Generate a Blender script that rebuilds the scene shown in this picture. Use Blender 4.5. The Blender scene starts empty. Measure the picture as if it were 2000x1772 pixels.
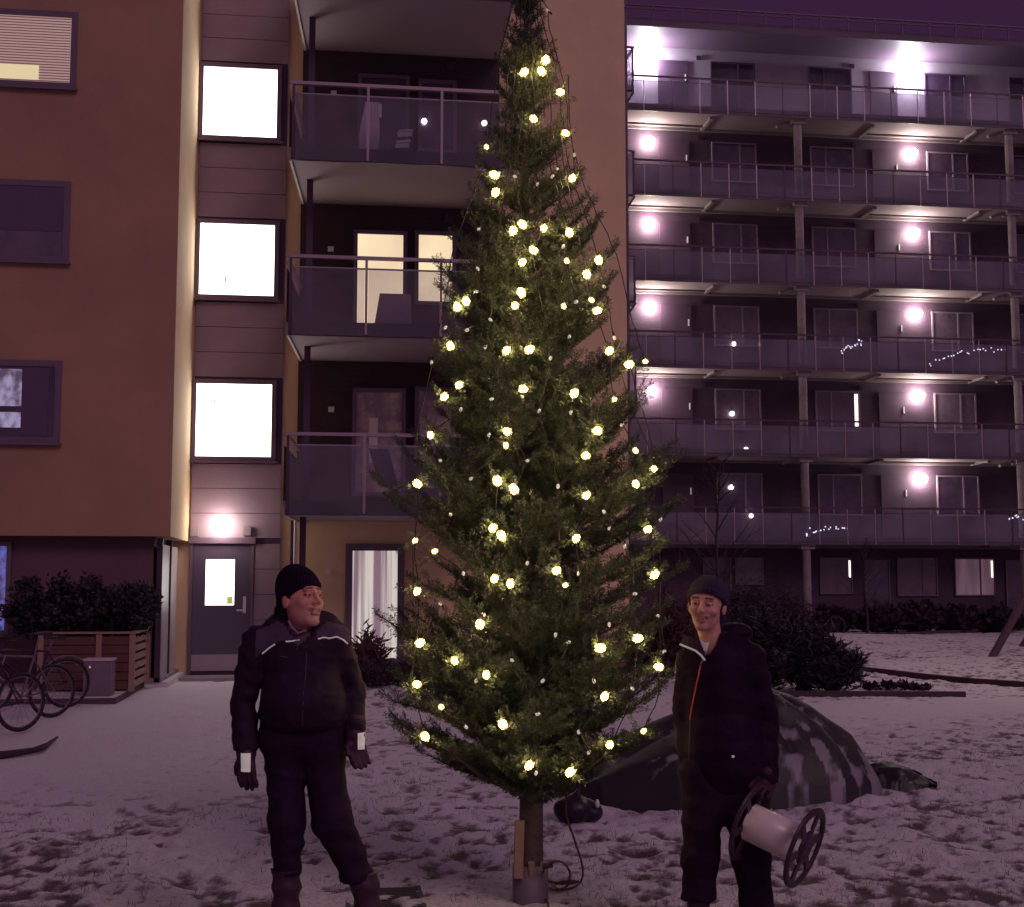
import bpy, math, random
import numpy as np
from mathutils import Vector, Matrix
sc = bpy.context.scene
R = math.radians
# ------------------------------------------------------------------ camera
F, YAW, PITCH, CAMZ = 2604.0, R(7.7), math.atan(254 / 2604.0), 1.7
cam = bpy.data.cameras.new('camera'); camo = bpy.data.objects.new('camera', cam)
sc.collection.objects.link(camo); sc.camera = camo
cam.sensor_width = 36; cam.lens = F / 2000 * 36; cam.clip_start = 0.1; cam.clip_end = 500
camo.location = (0, 0, CAMZ); camo.rotation_euler = (math.pi / 2 + PITCH, 0, -YAW)
CM = camo.rotation_euler.to_matrix()
def ray(px, py): return CM @ Vector(((px - 1000) / F, (886 - py) / F, -1))
def P(px, py, Y):
    d = ray(px, py); t = Y / d.y
    return Vector((d.x * t, Y, CAMZ + d.z * t))
def G(px, py, z=0.0):
    d = ray(px, py); t = (z - CAMZ) / d.z
    return Vector((d.x * t, d.y * t, z))
# ------------------------------------------------------------------ night sky, city glow behind the camera
w = bpy.data.worlds.new('World'); sc.world = w; w.use_nodes = True
nt = w.node_tree; N = nt.nodes; L = nt.links; N.clear()
out = N.new('ShaderNodeOutputWorld'); bg = N.new('ShaderNodeBackground'); L.new(bg.outputs[0], out.inputs[0])
tc = N.new('ShaderNodeTexCoord'); dp = N.new('ShaderNodeVectorMath'); dp.operation = 'DOT_PRODUCT'
dp.inputs[1].default_value = (0.35, -0.88, 0.3); L.new(tc.outputs['Generated'], dp.inputs[0])
cr = N.new('ShaderNodeValToRGB'); L.new(dp.outputs['Value'], cr.inputs[0])
e = cr.color_ramp.elements
e[0].position = 0.0; e[0].color = (.036, .0125, .040, 1); e[1].position = 0.9; e[1].color = (.140, .078, .132, 1)
L.new(cr.outputs[0], bg.inputs[0]); bg.inputs[1].default_value = 1.0
sun = bpy.data.lights.new('unseen_lamp_glow', 'SUN'); sun.energy = 0.42; sun.angle = R(22); sun.color = (1, .67, .78)  # added soft key light, stands for glow of unseen lamps behind the camera
so = bpy.data.objects.new('unseen_lamp_glow', sun); sc.collection.objects.link(so)
so.rotation_euler = (R(56), 0, R(28))
sc.view_settings.view_transform = 'Standard'; sc.view_settings.look = 'None'
sc.view_settings.exposure = 0.08; sc.view_settings.gamma = 1.0
sc.cycles.use_denoising = True; sc.cycles.sample_clamp_indirect = 3.0; sc.cycles.max_bounces = 5
sc.cycles.transparent_max_bounces = 12; sc.cycles.caustics_reflective = False; sc.cycles.caustics_refractive = False
try: sc.cycles.use_light_tree = True
except Exception: pass
rng = np.random.default_rng(7); random.seed(7)
# ------------------------------------------------------------------ materials
MATS = {}
def mat(name, col, rough=.7, metal=0, emit=None, es=0, noise=None, bump=None, spec=.4, alpha=None, wave=None, trans=0):
    """noise=(scale, second colour, low, high); bump=(scale, strength, distance); wave=(axis, scale, strength)"""
    if name in MATS: return MATS[name]
    m = bpy.data.materials.new(name); m.use_nodes = True; MATS[name] = m
    t = m.node_tree; b = t.nodes['Principled BSDF']
    b.inputs['Base Color'].default_value = (*col, 1); b.inputs['Roughness'].default_value = rough
    b.inputs['Metallic'].default_value = metal; b.inputs['Specular IOR Level'].default_value = spec
    if emit: b.inputs['Emission Color'].default_value = (*emit, 1); b.inputs['Emission Strength'].default_value = es
    if alpha is not None: b.inputs['Alpha'].default_value = alpha
    co = t.nodes.new('ShaderNodeTexCoord').outputs['Object']
    nsrc = None
    if noise:
        n = t.nodes.new('ShaderNodeTexNoise'); n.inputs['Scale'].default_value = noise[0]; n.inputs['Detail'].default_value = 6
        n.inputs['Roughness'].default_value = .65; t.links.new(co, n.inputs['Vector'])
        r = t.nodes.new('ShaderNodeValToRGB'); r.color_ramp.elements[0].position = noise[2]; r.color_ramp.elements[1].position = noise[3]
        r.color_ramp.elements[0].color = (*col, 1); r.color_ramp.elements[1].color = (*noise[1], 1)
        t.links.new(n.outputs['Fac'], r.inputs[0]); t.links.new(r.outputs[0], b.inputs['Base Color'])
    last = None
    if wave:
        wv = t.nodes.new('ShaderNodeTexWave'); wv.bands_direction = wave[0]; wv.wave_profile = 'SAW'
        wv.inputs['Scale'].default_value = wave[1]; t.links.new(co, wv.inputs['Vector'])
        bp = t.nodes.new('ShaderNodeBump'); bp.inputs['Strength'].default_value = wave[2]; bp.inputs['Distance'].default_value = .02
        t.links.new(wv.outputs['Fac'], bp.inputs['Height']); last = bp
    if bump:
        n2 = t.nodes.new('ShaderNodeTexNoise'); n2.inputs['Scale'].default_value = bump[0]; n2.inputs['Detail'].default_value = 5
        t.links.new(co, n2.inputs['Vector'])
        bp = t.nodes.new('ShaderNodeBump'); bp.inputs['Strength'].default_value = bump[1]; bp.inputs['Distance'].default_value = bump[2]
        t.links.new(n2.outputs['Fac'], bp.inputs['Height'])
        if last: t.links.new(last.outputs[0], bp.inputs['Normal'])
        last = bp
    if last: t.links.new(last.outputs[0], b.inputs['Normal'])
    return m
def glassmat(name, tint, fac, rough=.08):
    if name in MATS: return MATS[name]
    m = bpy.data.materials.new(name); m.use_nodes = True; MATS[name] = m
    t = m.node_tree; t.nodes.clear(); o = t.nodes.new('ShaderNodeOutputMaterial')
    tr = t.nodes.new('ShaderNodeBsdfTransparent'); tr.inputs[0].default_value = (.86, .84, .9, 1)
    gl = t.nodes.new('ShaderNodeBsdfGlossy'); gl.inputs['Roughness'].default_value = rough; gl.inputs[0].default_value = (.8, .8, .85, 1)
    df = t.nodes.new('ShaderNodeBsdfDiffuse'); df.inputs[0].default_value = (*tint, 1)
    fr = t.nodes.new('ShaderNodeFresnel'); fr.inputs[0].default_value = 1.5
    co = t.nodes.new('ShaderNodeTexCoord'); n = t.nodes.new('ShaderNodeTexNoise'); n.inputs['Scale'].default_value = .9; n.inputs['Detail'].default_value = 6
    t.links.new(co.outputs['Object'], n.inputs['Vector'])
    mr = t.nodes.new('ShaderNodeMapRange'); mr.inputs['From Min'].default_value = .35; mr.inputs['From Max'].default_value = .7
    mr.inputs['To Min'].default_value = fac * .55; mr.inputs['To Max'].default_value = fac * 1.5
    t.links.new(n.outputs['Fac'], mr.inputs['Value'])
    m1 = t.nodes.new('ShaderNodeMixShader'); t.links.new(mr.outputs[0], m1.inputs[0])
    t.links.new(tr.outputs[0], m1.inputs[1]); t.links.new(df.outputs[0], m1.inputs[2])
    m2 = t.nodes.new('ShaderNodeMixShader'); t.links.new(fr.outputs[0], m2.inputs[0])
    t.links.new(m1.outputs[0], m2.inputs[1]); t.links.new(gl.outputs[0], m2.inputs[2]); t.links.new(m2.outputs[0], o.inputs[0])
    return m
def emis(name, col, s, noise=None):
    if name in MATS: return MATS[name]
    m = mat(name, (.3, .3, .3), emit=col, es=s)
    if noise:
        t = m.node_tree; b = t.nodes['Principled BSDF']
        co = t.nodes.new('ShaderNodeTexCoord').outputs['Object']; mp = t.nodes.new('ShaderNodeMapping'); mp.inputs['Scale'].default_value = noise[0]
        t.links.new(co, mp.inputs[0]); n = t.nodes.new('ShaderNodeTexNoise'); n.inputs['Scale'].default_value = 1; n.inputs['Detail'].default_value = 3
        t.links.new(mp.outputs[0], n.inputs['Vector'])
        r = t.nodes.new('ShaderNodeValToRGB'); r.color_ramp.elements[0].position = .38; r.color_ramp.elements[1].position = .62
        r.color_ramp.elements[0].color = (*noise[1], 1); r.color_ramp.elements[1].color = (*col, 1)
        t.links.new(n.outputs['Fac'], r.inputs[0]); t.links.new(r.outputs[0], b.inputs['Emission Color'])
    return m
# ------------------------------------------------------------------ mesh tools
class MB:
    def __init__(s): s.v = []; s.f = []; s.m = []; s.sm = []
    def add(s, v, f, mi=0, smooth=False):
        o = len(s.v); s.v += [tuple(p) for p in v]; s.f += [tuple(i + o for i in q) for q in f]
        s.m += [mi] * len(f); s.sm += [smooth] * len(f); return s
    def box(s, x0, x1, y0, y1, z0, z1, mi=0):
        x0, x1 = sorted((x0, x1)); y0, y1 = sorted((y0, y1)); z0, z1 = sorted((z0, z1))
        v = [(x, y, z) for x in (x0, x1) for y in (y0, y1) for z in (z0, z1)]
        return s.add(v, [(0, 1, 3, 2), (4, 6, 7, 5), (0, 4, 5, 1), (2, 3, 7, 6), (0, 2, 6, 4), (1, 5, 7, 3)], mi)
    def obox(s, c, ax, hx, hy, hz, mi=0):
        c = Vector(c); v = []
        for a in (-1, 1):
            for b in (-1, 1):
                for d in (-1, 1): v.append(c + ax[0] * a * hx + ax[1] * b * hy + ax[2] * d * hz)
        return s.add(v, [(0, 1, 3, 2), (4, 6, 7, 5), (0, 4, 5, 1), (2, 3, 7, 6), (0, 2, 6, 4), (1, 5, 7, 3)], mi)
    def tube(s, pts, r, n=8, mi=0, cap=True):
        pts = [Vector(p) for p in pts]; rs = r if hasattr(r, '__len__') else [r] * len(pts)
        t0 = (pts[1] - pts[0]).normalized(); up = Vector((0, 0, 1)) if abs(t0.z) < .9 else Vector((1, 0, 0))
        a = t0.cross(up).normalized(); V = []
        for i, p in enumerate(pts):
            t = (pts[min(i + 1, len(pts) - 1)] - pts[max(i - 1, 0)]).normalized()
            a = (a - t * a.dot(t)).normalized(); b = t.cross(a)
            for k in range(n):
                an = 2 * math.pi * k / n; V.append(p + (a * math.cos(an) + b * math.sin(an)) * rs[i])
        Fc = [(i * n + k, i * n + (k + 1) % n, (i + 1) * n + (k + 1) % n, (i + 1) * n + k) for i in range(len(pts) - 1) for k in range(n)]
        s.add(V, Fc, mi, True)
        if cap: s.add(V[:n], [tuple(range(n))[::-1]], mi); s.add(V[-n:], [tuple(range(n))], mi)
        return s
    def lathe(s, prof, c=(0, 0, 0), n=20, mi=0, ax=None):
        ax = ax or (Vector((1, 0, 0)), Vector((0, 1, 0)), Vector((0, 0, 1))); c = Vector(c); V = []
        for (r, z) in prof:
            for k in range(n):
                an = 2 * math.pi * k / n; V.append(c + ax[0] * r * math.cos(an) + ax[1] * r * math.sin(an) + ax[2] * z)
        Fc = [(i * n + k, i * n + (k + 1) % n, (i + 1) * n + (k + 1) % n, (i + 1) * n + k) for i in range(len(prof) - 1) for k in range(n)]
        return s.add(V, Fc, mi, True)
    def sphere(s, c, r, n=12, mi=0, sc_=(1, 1, 1), ax=None):
        prof = [(max(1e-4, math.sin(math.pi * i / (n // 2 + 1))) , -math.cos(math.pi * i / (n // 2 + 1))) for i in range(n // 2 + 2)]
        ax = ax or (Vector((1, 0, 0)), Vector((0, 1, 0)), Vector((0, 0, 1)))
        return s.lathe([(a * r, b * r) for a, b in prof], c, n, mi, [a_ * k for a_, k in zip(ax, sc_)])
    def torus(s, c, r, rr, ax, n=32, m=8, mi=0):
        c = Vector(c); pts = [c + (ax[0] * math.cos(2 * math.pi * i / n) + ax[1] * math.sin(2 * math.pi * i / n)) * r for i in range(n)]
        V = []
        for i, p in enumerate(pts):
            d = (p - c).normalized()
            for k in range(m):
                an = 2 * math.pi * k / m; V.append(p + (d * math.cos(an) + ax[2] * math.sin(an)) * rr)
        Fc = [(i * m + k, i * m + (k + 1) % m, ((i + 1) % n) * m + (k + 1) % m, ((i + 1) % n) * m + k) for i in range(n) for k in range(m)]
        return s.add(V, Fc, mi, True)
    def build(s, name, mats, parent=None, rel=False):
        me = bpy.data.meshes.new(name); me.from_pydata([tuple(map(float, p)) for p in s.v], [], s.f)
        mats = mats if isinstance(mats, (list, tuple)) else [mats]
        for m_ in mats: me.materials.append(m_)
        me.polygons.foreach_set('material_index', s.m); me.polygons.foreach_set('use_smooth', s.sm); me.update()
        return link(name, me, parent)
def link(name, me, parent=None):
    o = bpy.data.objects.new(name, me); sc.collection.objects.link(o)
    if parent is not None:
        o.parent = parent
        o.matrix_parent_inverse = Matrix.Identity(4)
        off = world_loc(parent)
        if me is not None and not parent.get('_local'): me.transform(Matrix.Translation(-off)) if off.length > 0 else None
    return o
def world_loc(o):
    v = Vector((0, 0, 0))
    while o is not None: v = v + o.location; o = o.parent
    return v
def tag(o, label=None, cat=None, group=None, kind=None):
    if label: o['label'] = label
    if cat: o['category'] = cat
    if group: o['group'] = group
    if kind: o['kind'] = kind
    return o
def empty(name, loc, label, cat, group=None):
    o = bpy.data.objects.new(name, None); sc.collection.objects.link(o); o.location = loc; o.empty_display_size = .2
    return tag(o, label, cat, group)
def npmesh(name, V, Fc, mats, parent=None, midx=None, smooth=True, k=None):
    """V (n,3) array, Fc (m,k) int array"""
    me = bpy.data.meshes.new(name); V = np.asarray(V, dtype=np.float32); Fc = np.asarray(Fc, dtype=np.int32); k = Fc.shape[1]
    me.vertices.add(len(V)); me.vertices.foreach_set('co', V.ravel())
    me.loops.add(Fc.size); me.loops.foreach_set('vertex_index', Fc.ravel())
    me.polygons.add(len(Fc)); me.polygons.foreach_set('loop_start', np.arange(0, Fc.size, k, dtype=np.int32))
    for m_ in (mats if isinstance(mats, (list, tuple)) else [mats]): me.materials.append(m_)
    if midx is not None: me.polygons.foreach_set('material_index', np.asarray(midx, dtype=np.int32))
    me.update(calc_edges=True); me.validate()
    me.polygons.foreach_set('use_smooth', np.full(len(me.polygons), smooth))
    return link(name, me, parent)
# value noise
_perm = np.random.default_rng(3).random((64, 64, 64)).astype(np.float32)
def vnoise(x, y, z=0):
    x = np.asarray(x, float); y = np.asarray(y, float); z = np.zeros_like(x) + z
    xi, yi, zi = np.floor(x).astype(int), np.floor(y).astype(int), np.floor(z).astype(int)
    fx, fy, fz = x - xi, y - yi, z - zi
    fx, fy, fz = [q * q * (3 - 2 * q) for q in (fx, fy, fz)]
    r = 0
    for a in (0, 1):
        for b in (0, 1):
            for c in (0, 1):
                wt = (fx if a else 1 - fx) * (fy if b else 1 - fy) * (fz if c else 1 - fz)
                r = r + wt * _perm[(xi + a) & 63, (yi + b) & 63, (zi + c) & 63]
    return r * 2 - 1
def fbm(x, y, z=0, o=4):
    r = 0; a = 1; t = 0
    for i in range(o):
        r = r + a * vnoise(x * 2 ** i + 17 * i, y * 2 ** i + 5 * i, z * 2 ** i); t += a; a *= .5
    return r / t
# ------------------------------------------------------------------ materials of the place
SALMON = mat('salmon_render', (.80, .58, .37), .9, noise=(.8, (.68, .48, .31), .35, .7), bump=(60, .35, .01))
ORANGE = mat('orange_render', (.42, .235, .165), .9, noise=(.6, (.33, .18, .13), .35, .7), bump=(60, .35, .01))
CLAD = mat('grey_cladding', (.30, .21, .27), .6, noise=(2, (.26, .18, .24), .3, .7))
FRAMEM = mat('grey_metal_frame', (.15, .095, .15), .45, spec=.5)
DARKW = mat('dark_timber_cladding', (.045, .023, .036), .8, noise=(3, (.057, .030, .044), .3, .7), wave=('Z', 3.2, .6))
CONC = mat('pale_concrete', (.34, .28, .31), .85, noise=(1.5, (.20, .16, .19), .35, .7), bump=(25, .2, .01))
SOFF = mat('painted_soffit', (.34, .26, .30), .8, noise=(1.0, (.33, .25, .31), .3, .7))
WHITEW = mat('white_painted_wall', (.42, .34, .42), .8, noise=(1, (.36, .29, .37), .3, .7))
DKSTEEL = mat('dark_steel', (.085, .045, .085), .4, .3)
RAILM = mat('grey_steel_rail', (.40, .31, .36), .35, .5)
GLASS = glassmat('balcony_glass', (.42, .36, .40), .15)
GLASS2 = glassmat('frosted_gallery_glass', (.40, .36, .48), .24, .15)
WHITEPL = mat('white_plastic', (.72, .68, .68), .5)
PANE_D = mat('dark_window_glass', (.05, .026, .06), .06, spec=.9, noise=(1.3, (.10, .06, .11), .4, .65))
PANE_G = mat('curtained_window', (.16, .11, .16), .15, spec=.7, noise=(2.2, (.10, .065, .11), .35, .65))
CURT = mat('patterned_curtain', (.66, .50, .50), .6, noise=(3, (.33, .25, .30), .4, .6))
E_STAIR = emis('lit_stairwell', (1, .97, .88), 4)
E_GLOBE = emis('lit_globe', (1, .89, .74), 20)
E_GAL = emis('gallery_lamp_glow', (1, .92, .74), 120)
E_GALT = emis('bright_gallery_lamp_glow', (.95, .95, 1), 330)
E_WARM = emis('warm_lit_room', (1, .80, .50), .95, noise=((.8, .8, .5), (.82, .62, .40)))
E_BLIND = emis('blind_lit_from_behind', (.50, .31, .26), .62)
E_CURT = emis('backlit_lace_curtain', (.60, .54, .49), .95, noise=((14, 14, .25), (.20, .12, .16)))
E_BLUE = emis('screen_lit_window', (.10, .12, .55), .7, noise=((8, 8, 8), (.02, .01, .06)))
E_SPOT = emis('reflected_lamp_glow', (1, .93, .8), 9)
# ------------------------------------------------------------------ ground
def ground():
    ys = [1.5]
    while ys[-1] < 75: ys.append(ys[-1] + max(.022, .0042 * ys[-1]))
    ys = np.array(ys); nx = 520; t = np.linspace(-1, 1, nx)
    Yg = np.repeat(ys[:, None], nx, 1); Xc = 0.135 * Yg; W = .46 * Yg + 1.6; Xg = Xc + t[None] * W
    x, y = Xg, Yg
    big = fbm(x * .25 + 3, y * .25, 1.3, 3)
    # smooth swept path in front of the stair door and on the right, trodden lawn elsewhere
    path = 1 / (1 + np.exp(-((-0.1 - .08 * (y - 14)) - x) * 1.6)) * (1 / (1 + np.exp(-(y - 10.5) * 1.3)))
    band = np.exp(-((y - 17.2 - .05 * (x - 4)) / 1.5) ** 2) * (x > 1)
    smooth = np.clip(path + band, 0, 1)
    cell = fbm(x * 3.1, y * 3.1, .5, 3)
    lump = fbm(x * 7, y * 7, 2.5, 3)
    lump2 = fbm(x * 15, y * 13, 5.5, 2)
    foot = np.clip(vnoise(x * 2.6 + 9, y * 2.1, 4.2) - .25, 0, 1) * np.clip(vnoise(x * 5, y * 5, 8) + .6, 0, 1)
    h = big * .05 + (1 - .85 * smooth) * (cell * .034 + lump * .026 + lump2 * .012 - foot * .085)
    far = np.clip((y - 26) / 10, 0, 1); h = h * (1 - .5 * far)
    h = h + .25 * np.exp(-((x - 14) / 5) ** 2 - ((y - 36) / 7) ** 2)
    n2 = fbm(x * 1.1 + 30, y * 1.1, 7, 4)
    bare = np.clip((fbm(x * 11, y * 8 + 11, 3, 4) * .85 + n2 * .45 + foot * .55 - lump * .45 - .04) * 1.7, 0, 1) * (1 - .90 * smooth)
    near = np.clip((9.6 - y) / 4, 0, 1); bare = np.clip(bare * (1 + .25 * near) + near * .26, 0, 1)  # real bare ground up close plus foreground darkening put into the colour
    h = h - bare * .012
    V = np.stack([x, y, h], -1).reshape(-1, 3); ny = len(ys)
    i = np.arange(ny - 1)[:, None] * nx + np.arange(nx - 1)[None]
    Fc = np.stack([i, i + 1, i + nx + 1, i + nx], -1).reshape(-1, 4)
    # the far sheet round it
    n0 = len(V)
    m = bpy.data.materials.new('trodden_snow'); m.use_nodes = True
    tt = m.node_tree; b = tt.nodes['Principled BSDF']; b.inputs['Roughness'].default_value = .75; b.inputs['Specular IOR Level'].default_value = .25
    at = tt.nodes.new('ShaderNodeAttribute'); at.attribute_name = 'bare'  # bare ground plus painted foreground darkening
    co = tt.nodes.new('ShaderNodeTexCoord').outputs['Object']
    nn = tt.nodes.new('ShaderNodeTexNoise'); nn.inputs['Scale'].default_value = 26; nn.inputs['Detail'].default_value = 7; nn.inputs['Roughness'].default_value = .7
    tt.links.new(co, nn.inputs['Vector'])
    ad = tt.nodes.new('ShaderNodeMath'); ad.operation = 'MULTIPLY_ADD'; ad.inputs[1].default_value = 1.3
    sb = tt.nodes.new('ShaderNodeMath'); sb.operation = 'SUBTRACT'; sb.inputs[1].default_value = .5
    tt.links.new(nn.outputs['Fac'], sb.inputs[0]); tt.links.new(sb.outputs[0], ad.inputs[0]); tt.links.new(at.outputs['Fac'], ad.inputs[2])
    rp = tt.nodes.new('ShaderNodeValToRGB'); el = rp.color_ramp.elements
    el[0].position = .12; el[0].color = (.68, .62, .70, 1); el[1].position = .78; el[1].color = (.12, .072, .09, 1)
    el2 = rp.color_ramp.elements.new(.42); el2.color = (.34, .27, .33, 1)
    tt.links.new(ad.outputs[0], rp.inputs[0]); tt.links.new(rp.outputs[0], b.inputs['Base Color'])
    bp = tt.nodes.new('ShaderNodeBump'); bp.inputs['Strength'].default_value = .7; bp.inputs['Distance'].default_value = .02
    n3 = tt.nodes.new('ShaderNodeTexNoise'); n3.inputs['Scale'].default_value = 45; n3.inputs['Detail'].default_value = 4; tt.links.new(co, n3.inputs['Vector'])
    tt.links.new(n3.outputs['Fac'], bp.inputs['Height']); tt.links.new(bp.outputs[0], b.inputs['Normal'])
    S = 220
    V2 = [(-S, -S, -.16), (S, -S, -.16), (S, S, -.16), (-S, S, -.16)]
    V = np.vstack([V, V2]); Fc = np.vstack([Fc, [[n0, n0 + 1, n0 + 2, n0 + 3]]])
    o = npmesh('snowy_ground', V, Fc, m); a = o.data.attributes.new('bare', 'FLOAT', 'POINT')  # 'bare' holds bare ground plus painted foreground darkening
    a.data.foreach_set('value', np.concatenate([bare.ravel(), [.1] * 4]).astype(np.float32)); tag(o, kind='structure')
    return ys, h, nx
GY, GH, GNX = ground()
def gz(x, y):
    i = int(np.clip(np.searchsorted(GY, y), 0, len(GY) - 1)); t = (x - .135 * GY[i]) / (.46 * GY[i] + 1.6)
    return float(GH[i, int(np.clip((t + 1) / 2 * (GNX - 1), 0, GNX - 1))])
GRS = np.random.default_rng(21)
def grass():
    n = 30000; y = 4.2 + 9 * GRS.random(n) ** 1.1; x = y * .135 + (GRS.random(n) * 2 - 1) * (.42 * y + .6)
    b = fbm(x * 7.5, y * 6 + 11, 3, 4) * .75 + fbm(x * 1.1 + 30, y * 1.1, 7, 4) * .35; path = (x < -.1 - .08 * (y - 14)) & (y > 10.5)
    k = (b > .06) & ~path; x, y = x[k], y[k]; n = len(x); z = np.array([gz(a, c) for a, c in zip(x, y)]) - .004
    a = GRS.random(n) * 6.283; h = .018 + .035 * GRS.random(n); ln = h * (.3 + 1.4 * GRS.random(n)); w_ = .0022
    p = np.stack([x, y, z], 1); t = np.stack([x + np.cos(a) * ln, y + np.sin(a) * ln, z + h], 1); s_ = np.stack([-np.sin(a), np.cos(a), 0 * a], 1) * w_
    V = np.stack([p - s_, p + s_, t], 1).reshape(-1, 3)
    tag(npmesh('grass', V, np.arange(n * 3).reshape(-1, 3), mat('frosted_dead_grass', (.11, .065, .07), .8), smooth=False), kind='stuff', label='short dead grass blades poking through the trodden snow', cat='grass')
grass()
# street lamp just outside the frame on the right: it lights the right lawn and the facades
SLp = empty('street_lamp', (15.5, 21.5, 0), 'tall grey street lamp at the right of the lawn', 'street lamp')
MB().tube([(15.5, 21.5, -.1), (15.5, 21.5, 4), (15.5, 21.5, 8.0)], [.09, .07, .05], 10).build('pole', FRAMEM, SLp)
MB().tube([(15.5, 21.5, 7.9), (15.0, 21.2, 8.15), (14.4, 20.9, 8.2)], .035, 8).build('arm', FRAMEM, SLp)
hd = MB().box(14.05, 14.5, 20.7, 21.0, 8.18, 8.28).build('lamp_head', FRAMEM, SLp)
MB().box(14.1, 14.45, 20.74, 20.96, 8.15, 8.178).build('diffuser', emis('street_lamp_diffuser', (1, .80, .62), 520), hd)
# ------------------------------------------------------------------ apartment block (left, stair tower, balcony bay)
YB, YL, YF = 25.1, 22.3, 22.4
def X(px, Y): return P(px, 1140, Y).x
XL = X(330, YL); ZO = P(200, 1047, YL).z; TOP = 17.5
XS0, XS1 = X(371, YB), X(546, YB); XD0, XD1 = P(583, 700, YB).x, P(975, 100, YB).x; XE = P(1222, 350, YB).x
A = empty('apartment_building', (2, YB, 0), 'orange rendered apartment block with lit stairwell windows and glass balconies behind the fir', 'building')
MB().box(-40, XL, YL, 34, ZO, TOP).build('upper_wall', ORANGE, A)
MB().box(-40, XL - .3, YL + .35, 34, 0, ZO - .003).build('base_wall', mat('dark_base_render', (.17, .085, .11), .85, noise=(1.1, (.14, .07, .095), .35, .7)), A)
m = MB(); m.box(XL - .31, XE, YB, 48, 0, TOP); m.build('bay_wall', SALMON, A)
MB().box(XL + .001, XL + .006, YL + .002, YB, ZO, TOP).build('side_sheet', SALMON, A)  # thin sheet added over the orange side wall, paler in colour
MB().box(XS0 + .0, XE, YB - .03, YB - .001, -.05, .12).build('plinth', DKSTEEL, A)
MB().box(-40, XE + .3, YL - .3, 48.2, TOP + .003, TOP + .3).build('roof', DKSTEEL, A)
# end panels under the overhang
for px0, px1 in ((309, 326), (328, 345)):
    y0 = (XL - .2) * F / (px0 - 648.) if 0 else YL + .4 + (0 if px0 < 320 else 1.15)
    MB().box(XL - .21, XL - .17, y0, y0 + 1.08, .16, ZO - .12).build('end_panel', mat('pale_metal_panel', (.48, .42, .47), .4, .2), A)
MB().box(XL - .24, XL - .15, YL + .3, YL + .39, .1, ZO - .02).build('end_post', DKSTEEL, A)
MB().box(XL - .24, XL - .14, YL + 1.485, YL + 1.545, .1, ZO - .02).build('end_post', DKSTEEL, A)
MB().box(XL - .35, XL - .12, YL + .3, YB, .1, .159).build('panel_sill', CONC, A)
# stair cladding boards with joints
zj = [0.02]
MB().box(XS0, XS1, YB - .03, YB - .0015, .121, TOP).build('cladding_backing', DKSTEEL, A)
wz = [(P(470, 893, YB).z, P(470, 752, YB).z), (P(470, 579, YB).z, P(470, 441, YB).z), (P(470, 270, YB).z, P(470, 137, YB).z)]
wz.append((wz[2][0] + 2.98, wz[2][1] + 2.98)); wz.append((wz[3][0] + 2.98, wz[3][1] + 2.98))
wx0, wx1 = P(391, 508, YB).x, P(536, 508, YB).x
DT = P(430, 1062, YB).z; dx0, dx1 = X(371, YB), X(495, YB)
def board(x0, x1, z0, z1): MB().box(x0, x1, YB - .06, YB - .031, z0, z1).build('cladding_board', CLAD, A)
def boards(x0, x1, z0, z1, h=.43):
    n = max(1, round((z1 - z0) / h)); d = (z1 - z0) / n
    for i in range(n): board(x0, x1, z0 + i * d + .006, z0 + (i + 1) * d - .006)
boards(dx1 + .01, XS1, .1, DT)
prev = DT + .1
for a_, b_ in wz:
    boards(XS0, XS1, prev, a_ - .13); prev = b_ + .13
boards(XS0, XS1, prev, TOP)
def window(x0, x1, z0, z1, Y, pane, fw=.08, fm=FRAMEM, parent=A, mull=(), depth=.07, sill=True, proud=.075, extra=None):
    m = MB(); y0 = Y - proud; y1 = Y - .001
    m.box(x0 - fw, x0, y0, y1, z0 - fw, z1 + fw); m.box(x1, x1 + fw, y0, y1, z0 - fw, z1 + fw)
    m.box(x0, x1, y0, y1, z0 - fw, z0); m.box(x0, x1, y0, y1, z1, z1 + fw)
    for q in mull: m.box(q - .03, q + .03, y0 + .01, y1, z0, z1)
    w_ = m.build('window', fm, parent)
    MB().box(x0 - .004, x1 + .004, max(y0 + .035, 0) if proud > .05 else y0 + .018, y0 + .045 if proud > .05 else y0 + .026, z0 - .004, z1 + .004).build('pane', pane, w_)
    if sill: MB().box(x0 - fw - .04, x1 + fw + .04, y0 - .06, y0 + .002, z0 - fw - .035, z0 - fw + .0).build('sill', fm, w_)
    return w_
for a_, b_ in wz[:4]:
    window(wx0, wx1, a_, b_, YB - .02, E_STAIR, fw=.085, proud=.10)
# window catch seen in the two lower stairwell windows
for (qx, qy) in ((441, 548), (419, 786)):
    q = P(qx, qy, YB - .1); MB().box(q.x - .012, q.x + .012, q.y - .07, q.y - .05, q.z - .06, q.z + .06).build('catch', mat('brass_catch', (.9, .55, .35), .4), A)
# entrance door
m = MB(); fw = .05
m.box(dx0, dx0 + fw, YB - .08, YB - .001, 0.02, DT); m.box(dx1 - fw, dx1, YB - .08, YB - .001, .02, DT); m.box(dx0 - .02, dx1 + .03, YB - .12, YB - .001, DT, DT + .11)
dr = m.build('door', FRAMEM, A)
gx0, gx1 = X(402, YB), X(458, YB); gz0, gz1 = P(430, 1182, YB).z, P(430, 1093, YB).z; kz = P(430, 1278, YB).z
m = MB(); lx0, lx1 = dx0 + fw + .005, dx1 - fw - .005; ya, yb_ = YB - .06, YB - .02
m.box(lx0, gx0, ya, yb_, kz, DT - .01); m.box(gx1, lx1, ya, yb_, kz, DT - .01); m.box(gx0, gx1, ya, yb_, kz, gz0); m.box(gx0, gx1, ya, yb_, gz1, DT - .01)
m.build('leaf', mat('slate_door_paint', (.105, .075, .13), .4, spec=.5), dr)
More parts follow.
